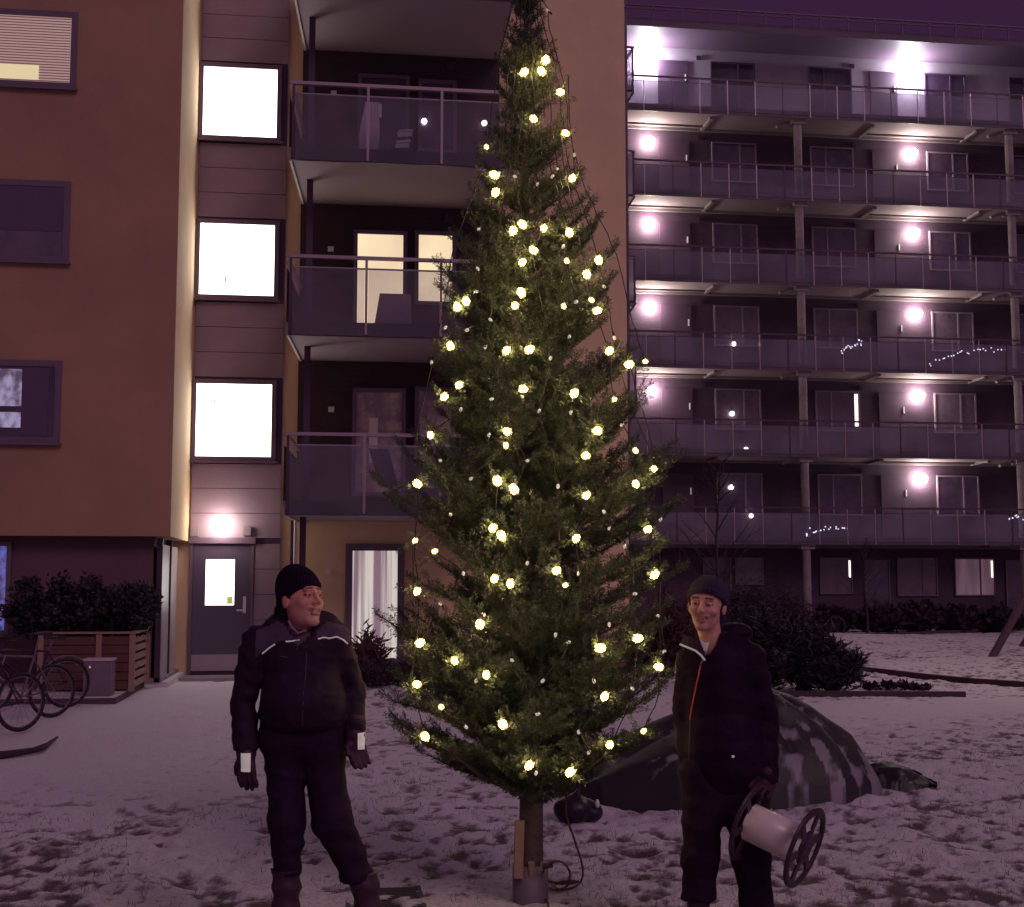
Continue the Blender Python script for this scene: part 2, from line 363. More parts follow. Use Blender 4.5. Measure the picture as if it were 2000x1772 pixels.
MB().box(lx0, lx1, ya - .004, yb_, .12, kz - .002).build('kick_plate', mat('brushed_kick_plate', (.42, .34, .38), .35, .4), dr)
MB().box(gx0, gx1, ya + .012, ya + .02, gz0, gz1).build('pane', E_STAIR, dr)
q = P(449, 1172, YB); MB().box(q.x - .05, q.x + .05, ya + .002, ya + .011, q.z - .075, q.z + .06).build('sticker', mat('yellow_green_sticker', (.55, .6, .12), .6, emit=(.6, .65, .15), es=.45), dr)
q = P(478, 1180, YB); MB().box(q.x - .025, q.x + .025, ya - .014, ya - .001, q.z - .16, q.z + .14).build('lock_plate', WHITEPL, dr)
q = P(472, 1192, YB); MB().box(q.x - .085, q.x + .045, ya - .06, ya - .04, q.z - .015, q.z + .015).box(q.x + .04, q.x + .062, ya - .04, ya - .015, q.z - .012, q.z + .012).build('handle', WHITEPL, dr)
MB().box(dx0 - .1, dx1 + .1, YB - .9, YB - .13, -.02, .05).build('threshold', CONC, A)
q = P(434, 1027, YB)
gl = MB(); gl.lathe([(.001, -.02), (.09, -.02), (.09, .0), (.05, .02)], (q.x, YB - .07, q.z), 16, 0, (Vector((1, 0, 0)), Vector((0, 0, 1)), Vector((0, -1, 0)))); gm = gl.build('wall_lamp_or_reflection', FRAMEM, A)
MB().sphere((q.x, YB - .30, q.z), .19, 16).build('globe', E_GLOBE, gm)
for qx, qy in ((381, 1040), (483, 1038)):
    q = P(qx, qy, YB); MB().box(q.x - .07, q.x + .07, YB - .13, YB - .061, q.z - .08, q.z + .08).build('detector_box', mat('pale_detector', (.25, .19, .22), .5), A)
# left windows
for (t_, b_, r_, pane) in ((18, 168, 122, E_BLIND), (350, 508, 114, PANE_G), (702, 862, 103, PANE_D)):
    z1, z0 = P(60, t_ + 14, YL).z, P(60, b_ - 8, YL).z; x1 = X(r_ - 8 + (-10 if t_ < 100 else -5 if t_ < 400 else 0), YL); x0 = x1 - 1.75
    wn = window(x0, x1, z0, z1, YL, pane, fw=.10, proud=.032)
    if t_ == 18:
        s_ = MB(); n_ = 24
        for i in range(n_): zz = z0 + (z1 - z0) * (i + .5) / n_; s_.box(x0 + .01, x1 - .01, YL - .020, YL - .0125, zz - .011, zz + .004)
        s_.build('blind', mat('pale_blind_slats', (.45, .33, .36), .6), wn)
        MB().box(x0 + .3, x1 - .5, YL - .026, YL - .0235, z0 + .03, z0 + .28).build('lit_patch', emis('lamp_behind_blind', (.9, .75, .42), .7), wn)
    elif t_ == 350:
        MB().box(x0 + .02, x1 - .02, YL - .024, YL - .0145, z0 + .42, z1 - .01).build('curtain', mat('grey_curtain', (.13, .08, .15), .9, wave=('X', 4, .8)), wn)
    else:
        MB().box(x1 - .50, x1 - .10, YL - .024, YL - .0145, z0 + .02, z1 - .02).build('curtain', mat('grey_curtain', (.13, .08, .15), .9), wn)
        MB().box(x0 + .3, x1 - .52, YL - .024, YL - .0145, z0 + .5, z1 - .05).build('painted_reflection', emis('painted_blue_reflection', (.30, .27, .45), .8, noise=((7, 7, 5), (.03, .015, .05))), wn)  # glowing sheets: the pane's bluish reflection put in as colour
        MB().box(x0 + .3, x1 - .52, YL - .024, YL - .0145, z0 + .15, z0 + .4).build('painted_reflection', MATS['painted_blue_reflection'], wn)
q = P(0, 1065, YL + .35); window(q.x - .9, X(13, YL + .35), .95, P(8, 1066, YL).z, YL + .35, E_BLUE, fw=.07)
# ------------------------------------------------------------------ balconies of the bay
_a, _b = P(566, 1003, YF).z, P(566, 310, YF).z; SZ = [_a + (_b - _a) / 2 * i for i in range(4)]
bx0, bx1 = P(565, 655, YF).x, P(1005, 0, YF).x
for k, s0 in enumerate(SZ):
    m = MB()
    bl = X(584, YB)
    v = [(bx0, YF, s0), (bx1, YF, s0), (XD1, YB - .002, s0), (bl, YB - .002, s0)]; v += [(a, b, c + .2) for a, b, c in v]
    m.add(v, [(0, 3, 2, 1), (4, 5, 6, 7), (0, 1, 5, 4), (1, 2, 6, 5), (2, 3, 7, 6), (3, 0, 4, 7)])
    b = m.build('balcony', SOFF, A)
    MB().box(bx0 - .02, bx1 + .02, YF - .05, YF - .002, s0 - .03, s0 + .21).build('fascia', DKSTEEL, b)
    d = Vector((bl - bx0, YB - YF, 0)); L_ = d.length; d.normalize(); nn_ = Vector((-d.y, d.x, 0)); c = Vector(((bl + bx0) / 2, (YB + YF) / 2, s0 + .09)) + nn_ * .03
    MB().obox(c, (d, nn_, Vector((0, 0, 1))), L_ / 2 - .02, .02, .12).build('side_beam', mat('pale_edge_beam', (.6, .52, .56), .5), b)
    zr = s0 + 1.30
    m = MB(); m.box(bx0 - .03, bx1 + .03, YF - .06, YF + .02, zr, zr + .055); m.box(bx0, bx1, YF - .035, YF - .005, zr - .17, zr - .145)
    m.obox(c + Vector((0, 0, zr - s0 - .065)), (d, nn_, Vector((0, 0, 1))), L_ / 2, .03, .027); m.build('handrail', RAILM, b)
    n_ = 3; xs = [bx0 + .01 + (bx1 - bx0 - .02) * i / n_ for i in range(n_ + 1)]
    for i, xx in enumerate(xs): MB().box(xx - .022, xx + .022, YF - .072, YF - .052, s0 - .0, zr - .002).build('post', DKSTEEL if i in (0, n_) else RAILM, b)
    for i in range(n_): MB().box(xs[i] + .03, xs[i + 1] - .03, YF - .068, YF - .058, s0 - .02, zr - .17).build('glass_panel', GLASS, b)
    q0 = Vector((bx0 + .01, YF, 0)); MB().obox(c + Vector((-.03, 0, .55)), (d, nn_, Vector((0, 0, 1))), L_ / 2 - .1, .006, .5).build('glass_panel', GLASS, b)
    # dark timber recess above this slab
    if k < 3: MB().box(XD0, XD1, YB - .05, YB - .001, s0 + .203, SZ[k + 1] - .003).build('recess_cladding', DARKW, A)
    else: MB().box(XD0, XD1, YB - .05, YB - .001, s0 + .203, TOP).build('recess_cladding', DARKW, A)
for xx, yy, z0, z1 in ((X(594, 23.6), 23.6, 2.6, SZ[3]), (X(590, 23.6), 23.6, 0, SZ[0] - .002), (X(572, 24.6), 24.6, 0, SZ[0] - .002)):
    MB().box(xx - .055, xx + .055, yy - .06, yy + .06, z0 + (.21 if z0 else 0) + .07, z1).build('balcony_column', DKSTEEL, A)
xx = X(575, 24.4); MB().tube([(xx, 24.4, .05), (xx, 24.4, SZ[0] - .002)], .025, 8).build('downpipe', mat('pale_pipe', (.75, .7, .7), .4), A)
YW = YB - .05
def bay_window(px0, px1, py1, py0, pane, fw=.075): return window(X(px0, YW), X(px1, YW), P(700, py0, YW).z, P(700, py1, YW).z, YW, pane, fw=fw, sill=False)
w3 = bay_window(696, 785, 153, 300, PANE_D); w3b = bay_window(818, 880, 158, 287, PANE_D)
w2 = bay_window(691, 782, 458, 636, E_WARM); w2b = bay_window(813, 880, 456, 586, E_WARM)
w1 = bay_window(692, 782, 766, 962, CURT); w1b = bay_window(815, 880, 762, 900, CURT)
w0 = window(X(688, YB), X(776, YB), .32, P(700, 1076, YB).z, YB, E_CURT, fw=.13, sill=True)
for (a0, a1, b0, b1, w_) in ((720, 738, 817, 905, w1), ):
    q0, q1 = P(a0, b1, YW), P(a1, b0, YW)
    MB().box(q0.x, q1.x, YW - .052, YW - .043, q0.z, q1.z).build('paper_notice', mat('white_paper', (.85, .82, .8), .8), w_)
for (qx, qy) in ((652, 183), (646, 487), (647, 800)):
    q = P(qx, qy, YW); MB().box(q.x - .055, q.x + .055, YW - .03, YW - .001, q.z - .05, q.z + .05).build('white_vent', WHITEPL, A)
for (qx, qy) in ((881, 130), (877, 428)):
    q = P(qx, qy, YW); MB().box(q.x - .08, q.x + .08, YW - .03, YW - .001, q.z - .08, q.z + .08).build('dark_vent', DKSTEEL, A)
q = P(641, 1116, YB); MB().box(q.x - .05, q.x + .05, YB - .03, YB - .001, q.z - .05, q.z + .05).build('white_vent', WHITEPL, A)
for (qx, qy) in ((828, 238), (945, 242)):
    q = P(qx, qy, YW); lm = MB().box(q.x - .05, q.x + .05, YW - .05, YW - .001, q.z + .02, q.z + .1).build('wall_lamp_or_reflection', DKSTEEL, A)  # added globes in place of lamp reflections in the balcony glass
    MB().sphere((q.x, YW - .09, q.z - .02), .055, 10).build('globe', E_SPOT, lm)
# end balconies on the far side of the block
for k in range(-1, 6):
    s0 = 3.4 + 2.98 * k
    x1 = X(1246, 35.2); x0 = XE + .003
    if s0 < 1: continue
    b = MB().box(x0, x1, 35.2, 36.6, s0, s0 + .2).build('end_balcony', DKSTEEL, A)
    m = MB(); m.box(x0, x1 + .02, 35.14, 35.19, s0 + 1.25, s0 + 1.3); m.box(x1 - .03, x1 + .02, 35.2, 36.6, s0 + 1.25, s0 + 1.3)
    m.box(x1 - .05, x1, 35.14, 35.19, s0, s0 + 1.25); m.tube([(x1 - .35, 35.15, s0 - .55), (x1, 35.15, s0 - .01)], .03, 6); m.build('railing', DKSTEEL, b)
    MB().box(X(1229, 35.2), x1 - .06, 35.16, 35.175, s0 + .05, s0 + 1.2).build('glass_panel', glassmat('pale_end_glass', (.6, .55, .62), .5), b)
MB().box(X(1225, 35), X(1225, 35) + .1, 34.9, 35.0, 0, TOP).build('end_column', DKSTEEL, A)
# ------------------------------------------------------------------ gallery building on the right
YG, YGW = 45.8, 47.5
Bd = empty('gallery_apartment_building', (18, YGW, 0), 'dark timber clad apartment block with six lit access galleries and glass railings', 'building')
gx_0, gx_1 = 9.0, 34.0; _a, _b = P(1230, 1062, YG).z, P(1230, 52, YG).z; SG = [_a + (_b - _a) / 6 * k for k in range(7)]; FLH = (_b - _a) / 6; print('storey', FLH)
MB().box(gx_0, gx_1, YGW, 62, 0, SG[5] + .25).build('wall', mat('purple_grey_timber_cladding', (.068, .036, .072), .8, noise=(2, (.085, .048, .088), .3, .7), wave=('Z', 3.2, .5)), Bd)
MB().box(gx_0, gx_1, YGW, 62, SG[5] + .253, SG[6]).build('top_floor_wall', WHITEW, Bd)
rf = MB().box(gx_0, gx_1 + .5, YG - .1, 62.5, SG[6] + .003, SG[6] + .22).build('roof', mat('roof_fascia', (.13, .08, .13), .6), Bd)
m = MB(); xx = gx_0 + .3
while xx < gx_1: m.box(xx - .02, xx + .02, YG + .02, YG + .06, SG[6] + .22, SG[6] + .85); xx += 1.06
m.box(gx_0, gx_1, YG + .01, YG + .07, SG[6] + .83, SG[6] + .88); m.box(gx_0, gx_1, YG + .02, YG + .06, SG[6] + .70, SG[6] + .73); m.build('roof_railing', DKSTEEL, rf)
MB().box(gx_0, gx_1, YG + .4, 60, SG[6] + .23, SG[6] + .55).build('roof_upstand', mat('roof_sheet', (.2, .14, .24), .6), rf)
cx = [P(1566, 650, YG + .3).x, P(1984, 650, YG + .3).x]; lampx = [P(1268, 500, YGW).x, P(1786, 600, YGW).x]
# bays mirror about the lamp line / column line; px of openings measured on the photograph
OPEN = [('door', 1290, 1350), ('winL', 1397, 1480), ('winR', 1592, 1672), ('door', 1712, 1765), ('winL', 1822, 1898), ('winR', 1990, 2070)]
for k in range(6):
    s0 = SG[k]; g = MB().box(gx_0, gx_1, YG, YGW - .002, s0, s0 + .24).build('gallery', SOFF if k else CONC, Bd)
    m = MB()
    for c_ in [cx[0] - 5.05, cx[0], cx[1] - .0 , cx[1] + 7.3]:
        pass
    for lx in lampx:   # downstand ribs round the soffit light wells
        m.box(lx + 2.0, lx + 2.12, YG + .3, YGW - .1, s0 - .09, s0 - .003); m.box(lx - 2.12, lx - 2.0, YG + .3, YGW - .1, s0 - .09, s0 - .003)
        m.box(lx - 2.0, lx + 2.0, YG + 1.25, YG + 1.33, s0 - .07, s0 - .003)
    m.box(gx_0, gx_1, YGW - .12, YGW - .004, s0 - .10, s0 - .003); m.build('soffit_rib', mat('dark_soffit_rib', (.24, .19, .22), .7), g)
    zr = s0 + 1.27
    MB().box(gx_0, gx_1, YG - .05, YG + .01, zr, zr + .06).box(gx_0, gx_1, YG - .03, YG - .01, zr - .16, zr - .14).build('handrail', DKSTEEL, g)
    MB().box(gx_0, gx_1, YG - .035, YG - .002, s0 - .01, s0 + .26).build('edge_channel', mat('edge_channel', (.10, .065, .10), .5), g)
    xx = P(1260, 500, YG).x; sp = 1.045; i = 0; x_ = xx - 2 * sp
    while x_ < gx_1 - 1.2 and i < 20:
        if x_ + sp < 25.6 or True:
            if i < 18:
                MB().box(x_ + .035, x_ + sp - .035, YG - .055, YG - .042, s0 + .1, zr - .17).build('glass_panel', GLASS2, g)
        MB().box(x_ - .018, x_ + .018, YG - .052, YG - .03, s0, zr).build('post', DKSTEEL if i % 4 == 3 else RAILM, g); x_ += sp; i += 1
    # windows and doors on the wall above this gallery
    fl = s0 + .24; top = s0 + FLH - .52
    for kind, a0, a1 in OPEN:
        xa, xb = P(a0, 650, YGW).x, P(a1, 650, YGW).x
        if k == 5: pane = PANE_D; fm = mat('dark_top_frame', (.10, .06, .11), .5)
        else: pane = PANE_G if (k * 3 + a0) % 5 in (0, 3) else PANE_D; fm = mat('pale_window_frame', (.26, .19, .26), .5)
        if kind == 'door':
            d_ = MB().box(xa, xb, YGW - .05, YGW - .002, fl + .003, top + .02).build('door', mat('dark_gallery_door', (.075, .042, .078), .5, noise=(1, (.09, .045, .09), .3, .7)), Bd)
            MB().box(xb - .13, xb - .09, YGW - .09, YGW - .052, fl + 1.62, fl + 1.86).build('name_plate', mat('name_plate', (.6, .55, .6), .4, emit=(.7, .65, .7), es=.25), d_)
        else:
            ml = xa + (xb - xa) * (.64 if kind == 'winL' else .34)
            wd = window(xa, xb, fl + (.95 if k < 5 else .55), top, YGW, pane, fw=.055, fm=fm, parent=Bd, mull=(ml,), sill=False)
            if a0 == 1592 and k == 1: MB().box(xb - .15, xb - .02, YGW - .053, YGW - .046, fl + 1.1, top - .05).build('lit_gap', emis('lit_curtain_gap', (1, .9, .8), 1.6), wd)
    q = X(1378, YGW); MB().box(q - .08, q + .08, YGW - .05, YGW - .002, top + .1, top + .26).build('vent', DKSTEEL, Bd)
    q = X(1690, YGW); MB().box(q - .08, q + .08, YGW - .05, YGW - .002, top + .1, top + .26).build('vent', DKSTEEL, Bd)
    for j, lx in enumerate(lampx):
        if j == 0 and k < 1: continue
        zl = SG[k + 1] - .62; E_ = E_GALT if k == 5 else E_GAL
        lm = MB().box(lx - .07, lx + .07, YGW - .07, YGW - .002, zl - .07, zl + .07).build('gallery_lamp', DKSTEEL, Bd)
        MB().sphere((lx, YGW - .26, zl), .175 if k < 5 else .17, 14).build('globe', E_, lm)
for c_ in cx + [cx[1] + 7.4]:
    for k in range(5, -1, -1):
        z0 = SG[k - 1] + .245 if k > 0 else 0; z1 = SG[k] - .003
        co_ = MB().tube([(c_, YG + .3, z0), (c_, YG + .3, z1)], .15, 14).build('column', CONC, Bd)
        MB().box(c_ - .26, c_ + .26, YG + .1, YG + .5, z1 - .16, z1 - .001).build('capital', mat('capital_concrete', (.30, .25, .28), .8), co_)
        if k: MB().obox((c_ - .5, YG + .45, z1 - .10), (Vector((.94, 0, .34)), Vector((0, 1, 0)), Vector((-.34, 0, .94))), .28, .08, .05).build('strut', MATS['capital_concrete'], co_)
# ground floor windows
for (a0, a1, t_, b_, pn) in ((1375, 1425, 1092, 1150, PANE_D), (1438, 1488, 1092, 1140, PANE_G), (1603, 1662, 1092, 1158, PANE_G), (1691, 1735, 1096, 1200, PANE_D), (1754, 1828, 1092, 1162, PANE_G), (1866, 1940, 1092, 1162, None), (1966, 2010, 1096, 1200, PANE_D)):
    pn = pn or emis('dim_curtained_room', (.17, .085, .11), .55, noise=((3, 3, .4), (.09, .045, .07)))
    wd = window(X(a0, YGW), X(a1, YGW), P(1700, b_, YGW).z, P(1700, t_, YGW).z, YGW, pn, fw=.05, fm=FRAMEM, parent=Bd, sill=False, mull=((X(a0, YGW) * .35 + X(a1, YGW) * .65,) if a1 - a0 > 60 else ()))
    if a0 in (1603, 1866): MB().box(X(a1, YGW) - .09, X(a1, YGW) - .02, YGW - .053, YGW - .046, P(1700, t_ + 36, YGW).z, P(1700, t_ + 3, YGW).z).build('lit_gap', emis('lit_curtain_gap', (1, .9, .8), 1.6), wd)
# added glowing globes standing in for lamp reflections in the gallery windows
for qx, qy in ((1433, 672), (1430, 808), (1428, 952), (1455, 717), (1457, 878), (1467, 1008)):
    q = P(qx, qy, YGW - .12); lm = MB().box(q.x - .03, q.x + .03, YGW - .1, YGW - .051, q.z + .09, q.z + .14).build('reflection_glow', DKSTEEL, Bd)
    MB().sphere((q.x, YGW - .13, q.z), .085, 10).build('globe', E_SPOT, lm)
# ------------------------------------------------------------------ fir tree
def smooth_pts(cp, n=8):
    o = []
    for i in range(len(cp) - 1):
        p0, p1, p2, p3 = cp[max(i - 1, 0)], cp[i], cp[i + 1], cp[min(i + 2, len(cp) - 1)]
        for k in range(n):
            t = k / n; o.append(.5 * ((2 * p1) + (p2 - p0) * t + (2 * p0 - 5 * p1 + 4 * p2 - p3) * t * t + (3 * p1 - p0 - 3 * p2 + p3) * t ** 3))
    return o + [cp[-1]]
TX, TY = P(1036, 1700, 7.3).x, 7.3
prof = np.array([(1560, 50), (1520, 110), (1490, 190), (1440, 245), (1380, 285), (1330, 300), (1250, 280), (1160, 268), (1080, 275), (980, 262), (900, 268), (850, 262), (800, 240), (720, 215), (650, 205), (560, 184), (500, 172), (450, 150), (400, 122), (350, 98), (280, 82), (200, 72), (140, 58), (100, 44), (40, 22), (-20, 12), (-60, 5)], float)
PZ = np.array([P(1036, y, TY).z for y in prof[:, 0]]); PR = prof[:, 1] / F * TY
def RZ(z): return np.interp(z, PZ, PR)
def trx(z): return TX + .012 * math.sin(z * 1.3) - .004 * z
BULBS = [(1024,141),(1058,140),(1066,118),(1094,180),(1042,232),(1104,260),(950,287),(966,342),(968,376),(1118,348),(1020,438),(1002,451),(1062,446),(1112,455),(1042,489),(1020,513),(1107,510),(1169,508),(1146,536),(1018,572),(1006,597),(910,588),(893,600),(1166,607),(1155,586),(1101,598),(880,676),(990,684),(1034,683),(1190,686),(1229,712),(1260,706),(897,752),(868,775),(1021,760),(1122,768),(1200,780),(841,850),(991,843),(988,870),(1167,842),(1144,890),(1241,880),(971,939),(1004,956),(1145,968),(1242,945),(1277,917),(815,945),(963,1031),(979,1046),(1125,1052),(1265,1034),(811,1056),(849,1077),(966,1130),(997,1140),(1087,1115),(1104,1143),(1279,1122),(815,1155),(937,1220),(820,1256),(1245,1247),(1172,1266),(888,1290),(950,1318),(1287,1303),(815,1337),(862,1381),(1181,1360),(982,1415),(830,1438),(1191,1455),(1034,1495),(1114,1508),(1257,1428)]
DIM = {(950,287),(1155,586),(1260,706),(1101,598),(988,870),(1241,880),(1104,1143),(811,1056),(849,1077),(1257,1428),(862,1381),(1200,780),(1107,510)}
UNLIT = [(1122,303),(1079,345),(1050,360),(1100,482),(935,448),(933,525),(958,625),(912,645),(843,708),(948,678),(1112,658),(1125,590),(1006,345),(975,338),(1088,330),(1053,803),(1115,806),(1020,775),(955,850),(1030,900),(920,935),(1180,1000),(1190,1032),(880,1005),(1220,1067),(1030,1100),(945,1200),(1290,1015),(1285,1203),(1190,1220),(1110,1255),(1297,1273),(1060,1330),(1050,1395),(1130,1430),(910,1420),(1150,1470),(1235,1345),(1000,1290),(1085,1240),(930,1330),(1160,1330),(1047,1510),(1070,20),(930,570),(1180,560),(1200,660),(870,640),(900,800),(1090,950),(1130,1120),(905,1120),(860,1180),(1240,1160),(1075,700),(960,780),(1215,830),(860,900)]
def on_crown(px, py, f=1.0):
    p = P(px, py, TY)
    for _ in range(3):
        r = float(RZ(p.z)) + .05; dx = p.x - TX; dy = math.sqrt(max(0.0, r * r - dx * dx)); p = P(px, py, TY - dy * f)
    return p
LIT3 = [(on_crown(*b), b in DIM) for b in BULBS]; UN3 = [on_crown(*b, f=.93) for b in UNLIT]
def brush(segs, per_m, nl, nw, rg, up=.25):
    """needles round twig segments: segs (n,7) = x0 y0 z0 x1 y1 z1 thickness; returns triangle soup"""
    a = segs[:, :3]; b = segs[:, 3:6]; d = b - a; ln = np.linalg.norm(d, axis=1); cnt = np.maximum(1, (ln * per_m).astype(int))
    idx = np.repeat(np.arange(len(segs)), cnt); n = len(idx); t = rg.random(n)
    dn = d[idx] / ln[idx][:, None]; p = a[idx] + d[idx] * t[:, None]
    v = rg.normal(size=(n, 3)); v -= dn * (v * dn).sum(1)[:, None]; v[:, 2] += up * .6; v /= np.linalg.norm(v, axis=1)[:, None]
    dirn = v * .95 + dn * (.45 + .25 * rg.random(n))[:, None]; dirn /= np.linalg.norm(dirn, axis=1)[:, None]
    L_ = nl * (.7 + .5 * rg.random(n)); s = np.cross(dirn, rg.normal(size=(n, 3))); s /= np.linalg.norm(s, axis=1)[:, None]
    tip = p + dirn * L_[:, None]; p0 = p; p1 = tip + s * nw / 2; p2 = tip - s * nw / 2
    return np.stack([p0, p1, p2], 1), p
def fir(rg, base, H, radius, nbranch, zlow, per_m=300, nl=.021, nw=.0028, elev=(.46, .92), gap=.05, lean=None, extra=()):
    segs = []; wood = []
    zs = zlow + (H - zlow) * .985 * rg.random(nbranch) ** 1.12; zs = np.sort(zs)
    for i, z in enumerate(zs):
        az = i * 2.399963 + rg.normal() * .25; fr = (z - zlow) / (H - zlow); el = elev[0] + (elev[1] - elev[0]) * fr + rg.normal() * .08
        zr = z; 
        for _ in range(3): rr = radius(zr); zr = z + rr * math.tan(el) * .75
        rr *= 1 + .20 * float(vnoise(np.array(az % 6.283 * 1.1 + 3), np.array(z * 2.3), 5.0))
        ln = rr / math.cos(el) * (.84 + .18 * rg.random() if rg.random() < .75 else (.5 + .35 * rg.random()))
        if rg.random() < .08: ln *= 1.12 + .12 * rg.random()
        ln = max(ln, .05); n = max(3, int(ln / gap)); p = np.array([base[0] + (lean(z) if lean else 0), base[1], base[2] + z]); h = np.array([math.cos(az), math.sin(az), 0])
        e0 = el * .7 - .12; pts = [p.copy()]; side = np.array([-h[1], h[0], 0])
        for k in range(n):
            ee = e0 + (el * 1.3 - e0) * (k / n) ** 1.5; dv = h * math.cos(ee) + np.array([0, 0, math.sin(ee)]) + rg.normal(size=3) * .06
            dv /= np.linalg.norm(dv); p = p + dv * ln / n; pts.append(p.copy())
        wood.append((pts, .003 + .012 * ln))
        for k in range(n):
            f0 = k / n; a, b = pts[k], pts[k + 1]
            if f0 > .18: segs.append([*a, *b, 1])
            dv = (b - a) / np.linalg.norm(b - a); rem = ln * (1 - f0)
            if f0 < .12 and ln > .3: continue
            for sg in (-1, 1):
                if rg.random() < .12: continue
                tl = min(.40 * rem + .070, .29) * (.75 + .4 * rg.random()); tv = dv * .85 + side * sg * .70 + np.array([0, 0, .26 + rg.normal() * .18]); tv /= np.linalg.norm(tv)
                q = a + tv * tl; m_ = max(1, int(tl / .085)); pa = a
                for j in range(m_):
                    pb = a + tv * tl * (j + 1) / m_ + np.array([0, 0, .012 * (j + 1) / m_]); segs.append([*pa, *pb, 1])
                    if tl > .13:
                        for s2 in (-1, 1):
                            if rg.random() < .35: continue
                            t2 = (tv * .8 + np.cross(tv, [0, 0, 1]) * s2 * .6 + rg.normal(size=3) * .12); t2 /= np.linalg.norm(t2); l2 = (tl * (1 - j / m_)) * .40 + .04
                            segs.append([*pa, *(pa + t2 * l2), 1])
                    pa = pb
    for c in extra:
        for _ in range(6):
            d0 = rg.normal(size=3); d0[1] = abs(d0[1]) * .9 + .1; d0[2] = d0[2] * .6 + .1; d0 /= np.linalg.norm(d0); a = np.array(c) + d0 * .028 + np.array([0, .01, -.01]); d1 = rg.normal(size=3) * .5 + d0 + np.array([0, 0, .3]); d1 /= np.linalg.norm(d1)
            segs.append([*a, *(a + d1 * (.05 + .05 * rg.random())), 1])
    segs = np.array(segs)
    tri, root = brush(segs, per_m, nl, nw, rg)
    return tri, root, wood, segs
NEED = mat('fir_needles', (.055, .070, .052), .5, noise=(4, (.125, .140, .085), .35, .7), spec=.35)
BARK = mat('fir_bark', (.125, .085, .092), .85, noise=(22, (.065, .040, .046), .35, .7), bump=(30, .8, .01))
rg = np.random.default_rng(11)
Htree = P(1036, -60, TY).z
tri, root, wood, segs = fir(rg, (TX, TY, 0), Htree - .05, RZ, 350, .50, per_m=1100, nl=.0215, nw=.0042, gap=.096, lean=lambda z: trx(z) - TX, extra=[p for p, d_ in LIT3])
# clear a little hollow round each lit bulb
keep = np.ones(len(tri), bool)
for p, dim in LIT3:
    d = np.linalg.norm(tri.mean(1) - np.array(p), axis=1); keep &= d > (.019 if not dim else .010)
tri = tri[keep]; print('needles', len(tri))
if len(tri) > 950000: tri = tri[rg.permutation(len(tri))[:950000]]
T = empty('christmas_tree', (TX, TY, 0), 'tall fir tree with warm string lights standing on the snowy lawn between the two men', 'christmas tree')
npmesh('crown', tri.reshape(-1, 3), np.arange(len(tri) * 3).reshape(-1, 3), NEED, T, smooth=False)
m = MB(); zz = np.linspace(0, Htree + .12, 26)
m.tube([(trx(z), TY, z) for z in zz], [.070 - .0115 * z for z in zz], 12); m.build('trunk', BARK, T)
m = MB()
for pts, r0 in wood: 
    st = max(1, len(pts) // 4); q = pts[::st]
    if len(q) > 1: m.tube(q, [max(.0018, r0 * (1 - i / len(q))) for i in range(len(q))], 5, cap=False)
for (a, b, c_) in (((1028, 1552), (950, 1520), (868, 1462)), ((1024, 1538), (975, 1490), (930, 1440)), ((1050, 1545), (1120, 1520), (1190, 1470)), ((1030, 1110), (960, 1085), (880, 1060)), ((1045, 1110), (1100, 1060), (1150, 1010))):
    m.tube(smooth_pts([P(*a, TY - .02), P(*b, TY - .22), P(*c_, TY - .42)], 5), [.021 - .0017 * i for i in range(11)], 7)
m.build('limbs', BARK, T)
# socket, wedges
SK = empty('tree_socket', (TX, TY, 0), 'grey ground socket tube holding the foot of the fir trunk', 'tree stand')
MB().lathe([(.098, 0), (.098, .215), (.086, .215), (.086, 0)], (TX, TY, -.02), 20).build('tube', mat('grey_plastic_tube', (.17, .12, .18), .5), SK)
WD = mat('fresh_split_wood', (.36, .24, .19), .7, bump=(20, .4, .01), noise=(9, (.27, .17, .135), .35, .7))
q = P(1015, 1660, TY - .07)
def vec(*a): return Vector(a)
m = MB(); w0_, w1_ = P(1013, 1692, TY - .08), P(1014, 1625, TY - .085)
m.obox((w0_ + w1_) / 2, (vec(1, 0, -.03).normalized(), vec(0, 1, 0), vec(.03, 0, 1).normalized()), .024, .016, (w1_ - w0_).length / 2 + .06)
tag(m.build('wooden_wedge', WD), 'split wooden wedge driven between trunk and socket, standing tall at the trunk left side', 'wedge', 'wedges in the tree socket')
w0_ = P(1037, 1688, TY - .088); MB_ = MB().tube([w0_ + vec(0, -.02, .012), w0_ + vec(0, .012, -.09)], [.019, .016], 10); tag(MB_.build('wooden_wedge', WD), 'short round wooden peg end showing at the socket rim before the trunk', 'wedge', 'wedges in the tree socket')
w0_ = P(1056, 1690, TY - .06); tag(MB().obox(w0_ + vec(0, 0, -.04), (vec(.9, 0, -.3), vec(0, 1, 0), vec(.3, 0, .9)), .02, .014, .06).build('wooden_wedge', WD), 'small dark wooden chip wedged at the right rim of the tree socket', 'wedge', 'wedges in the tree socket')
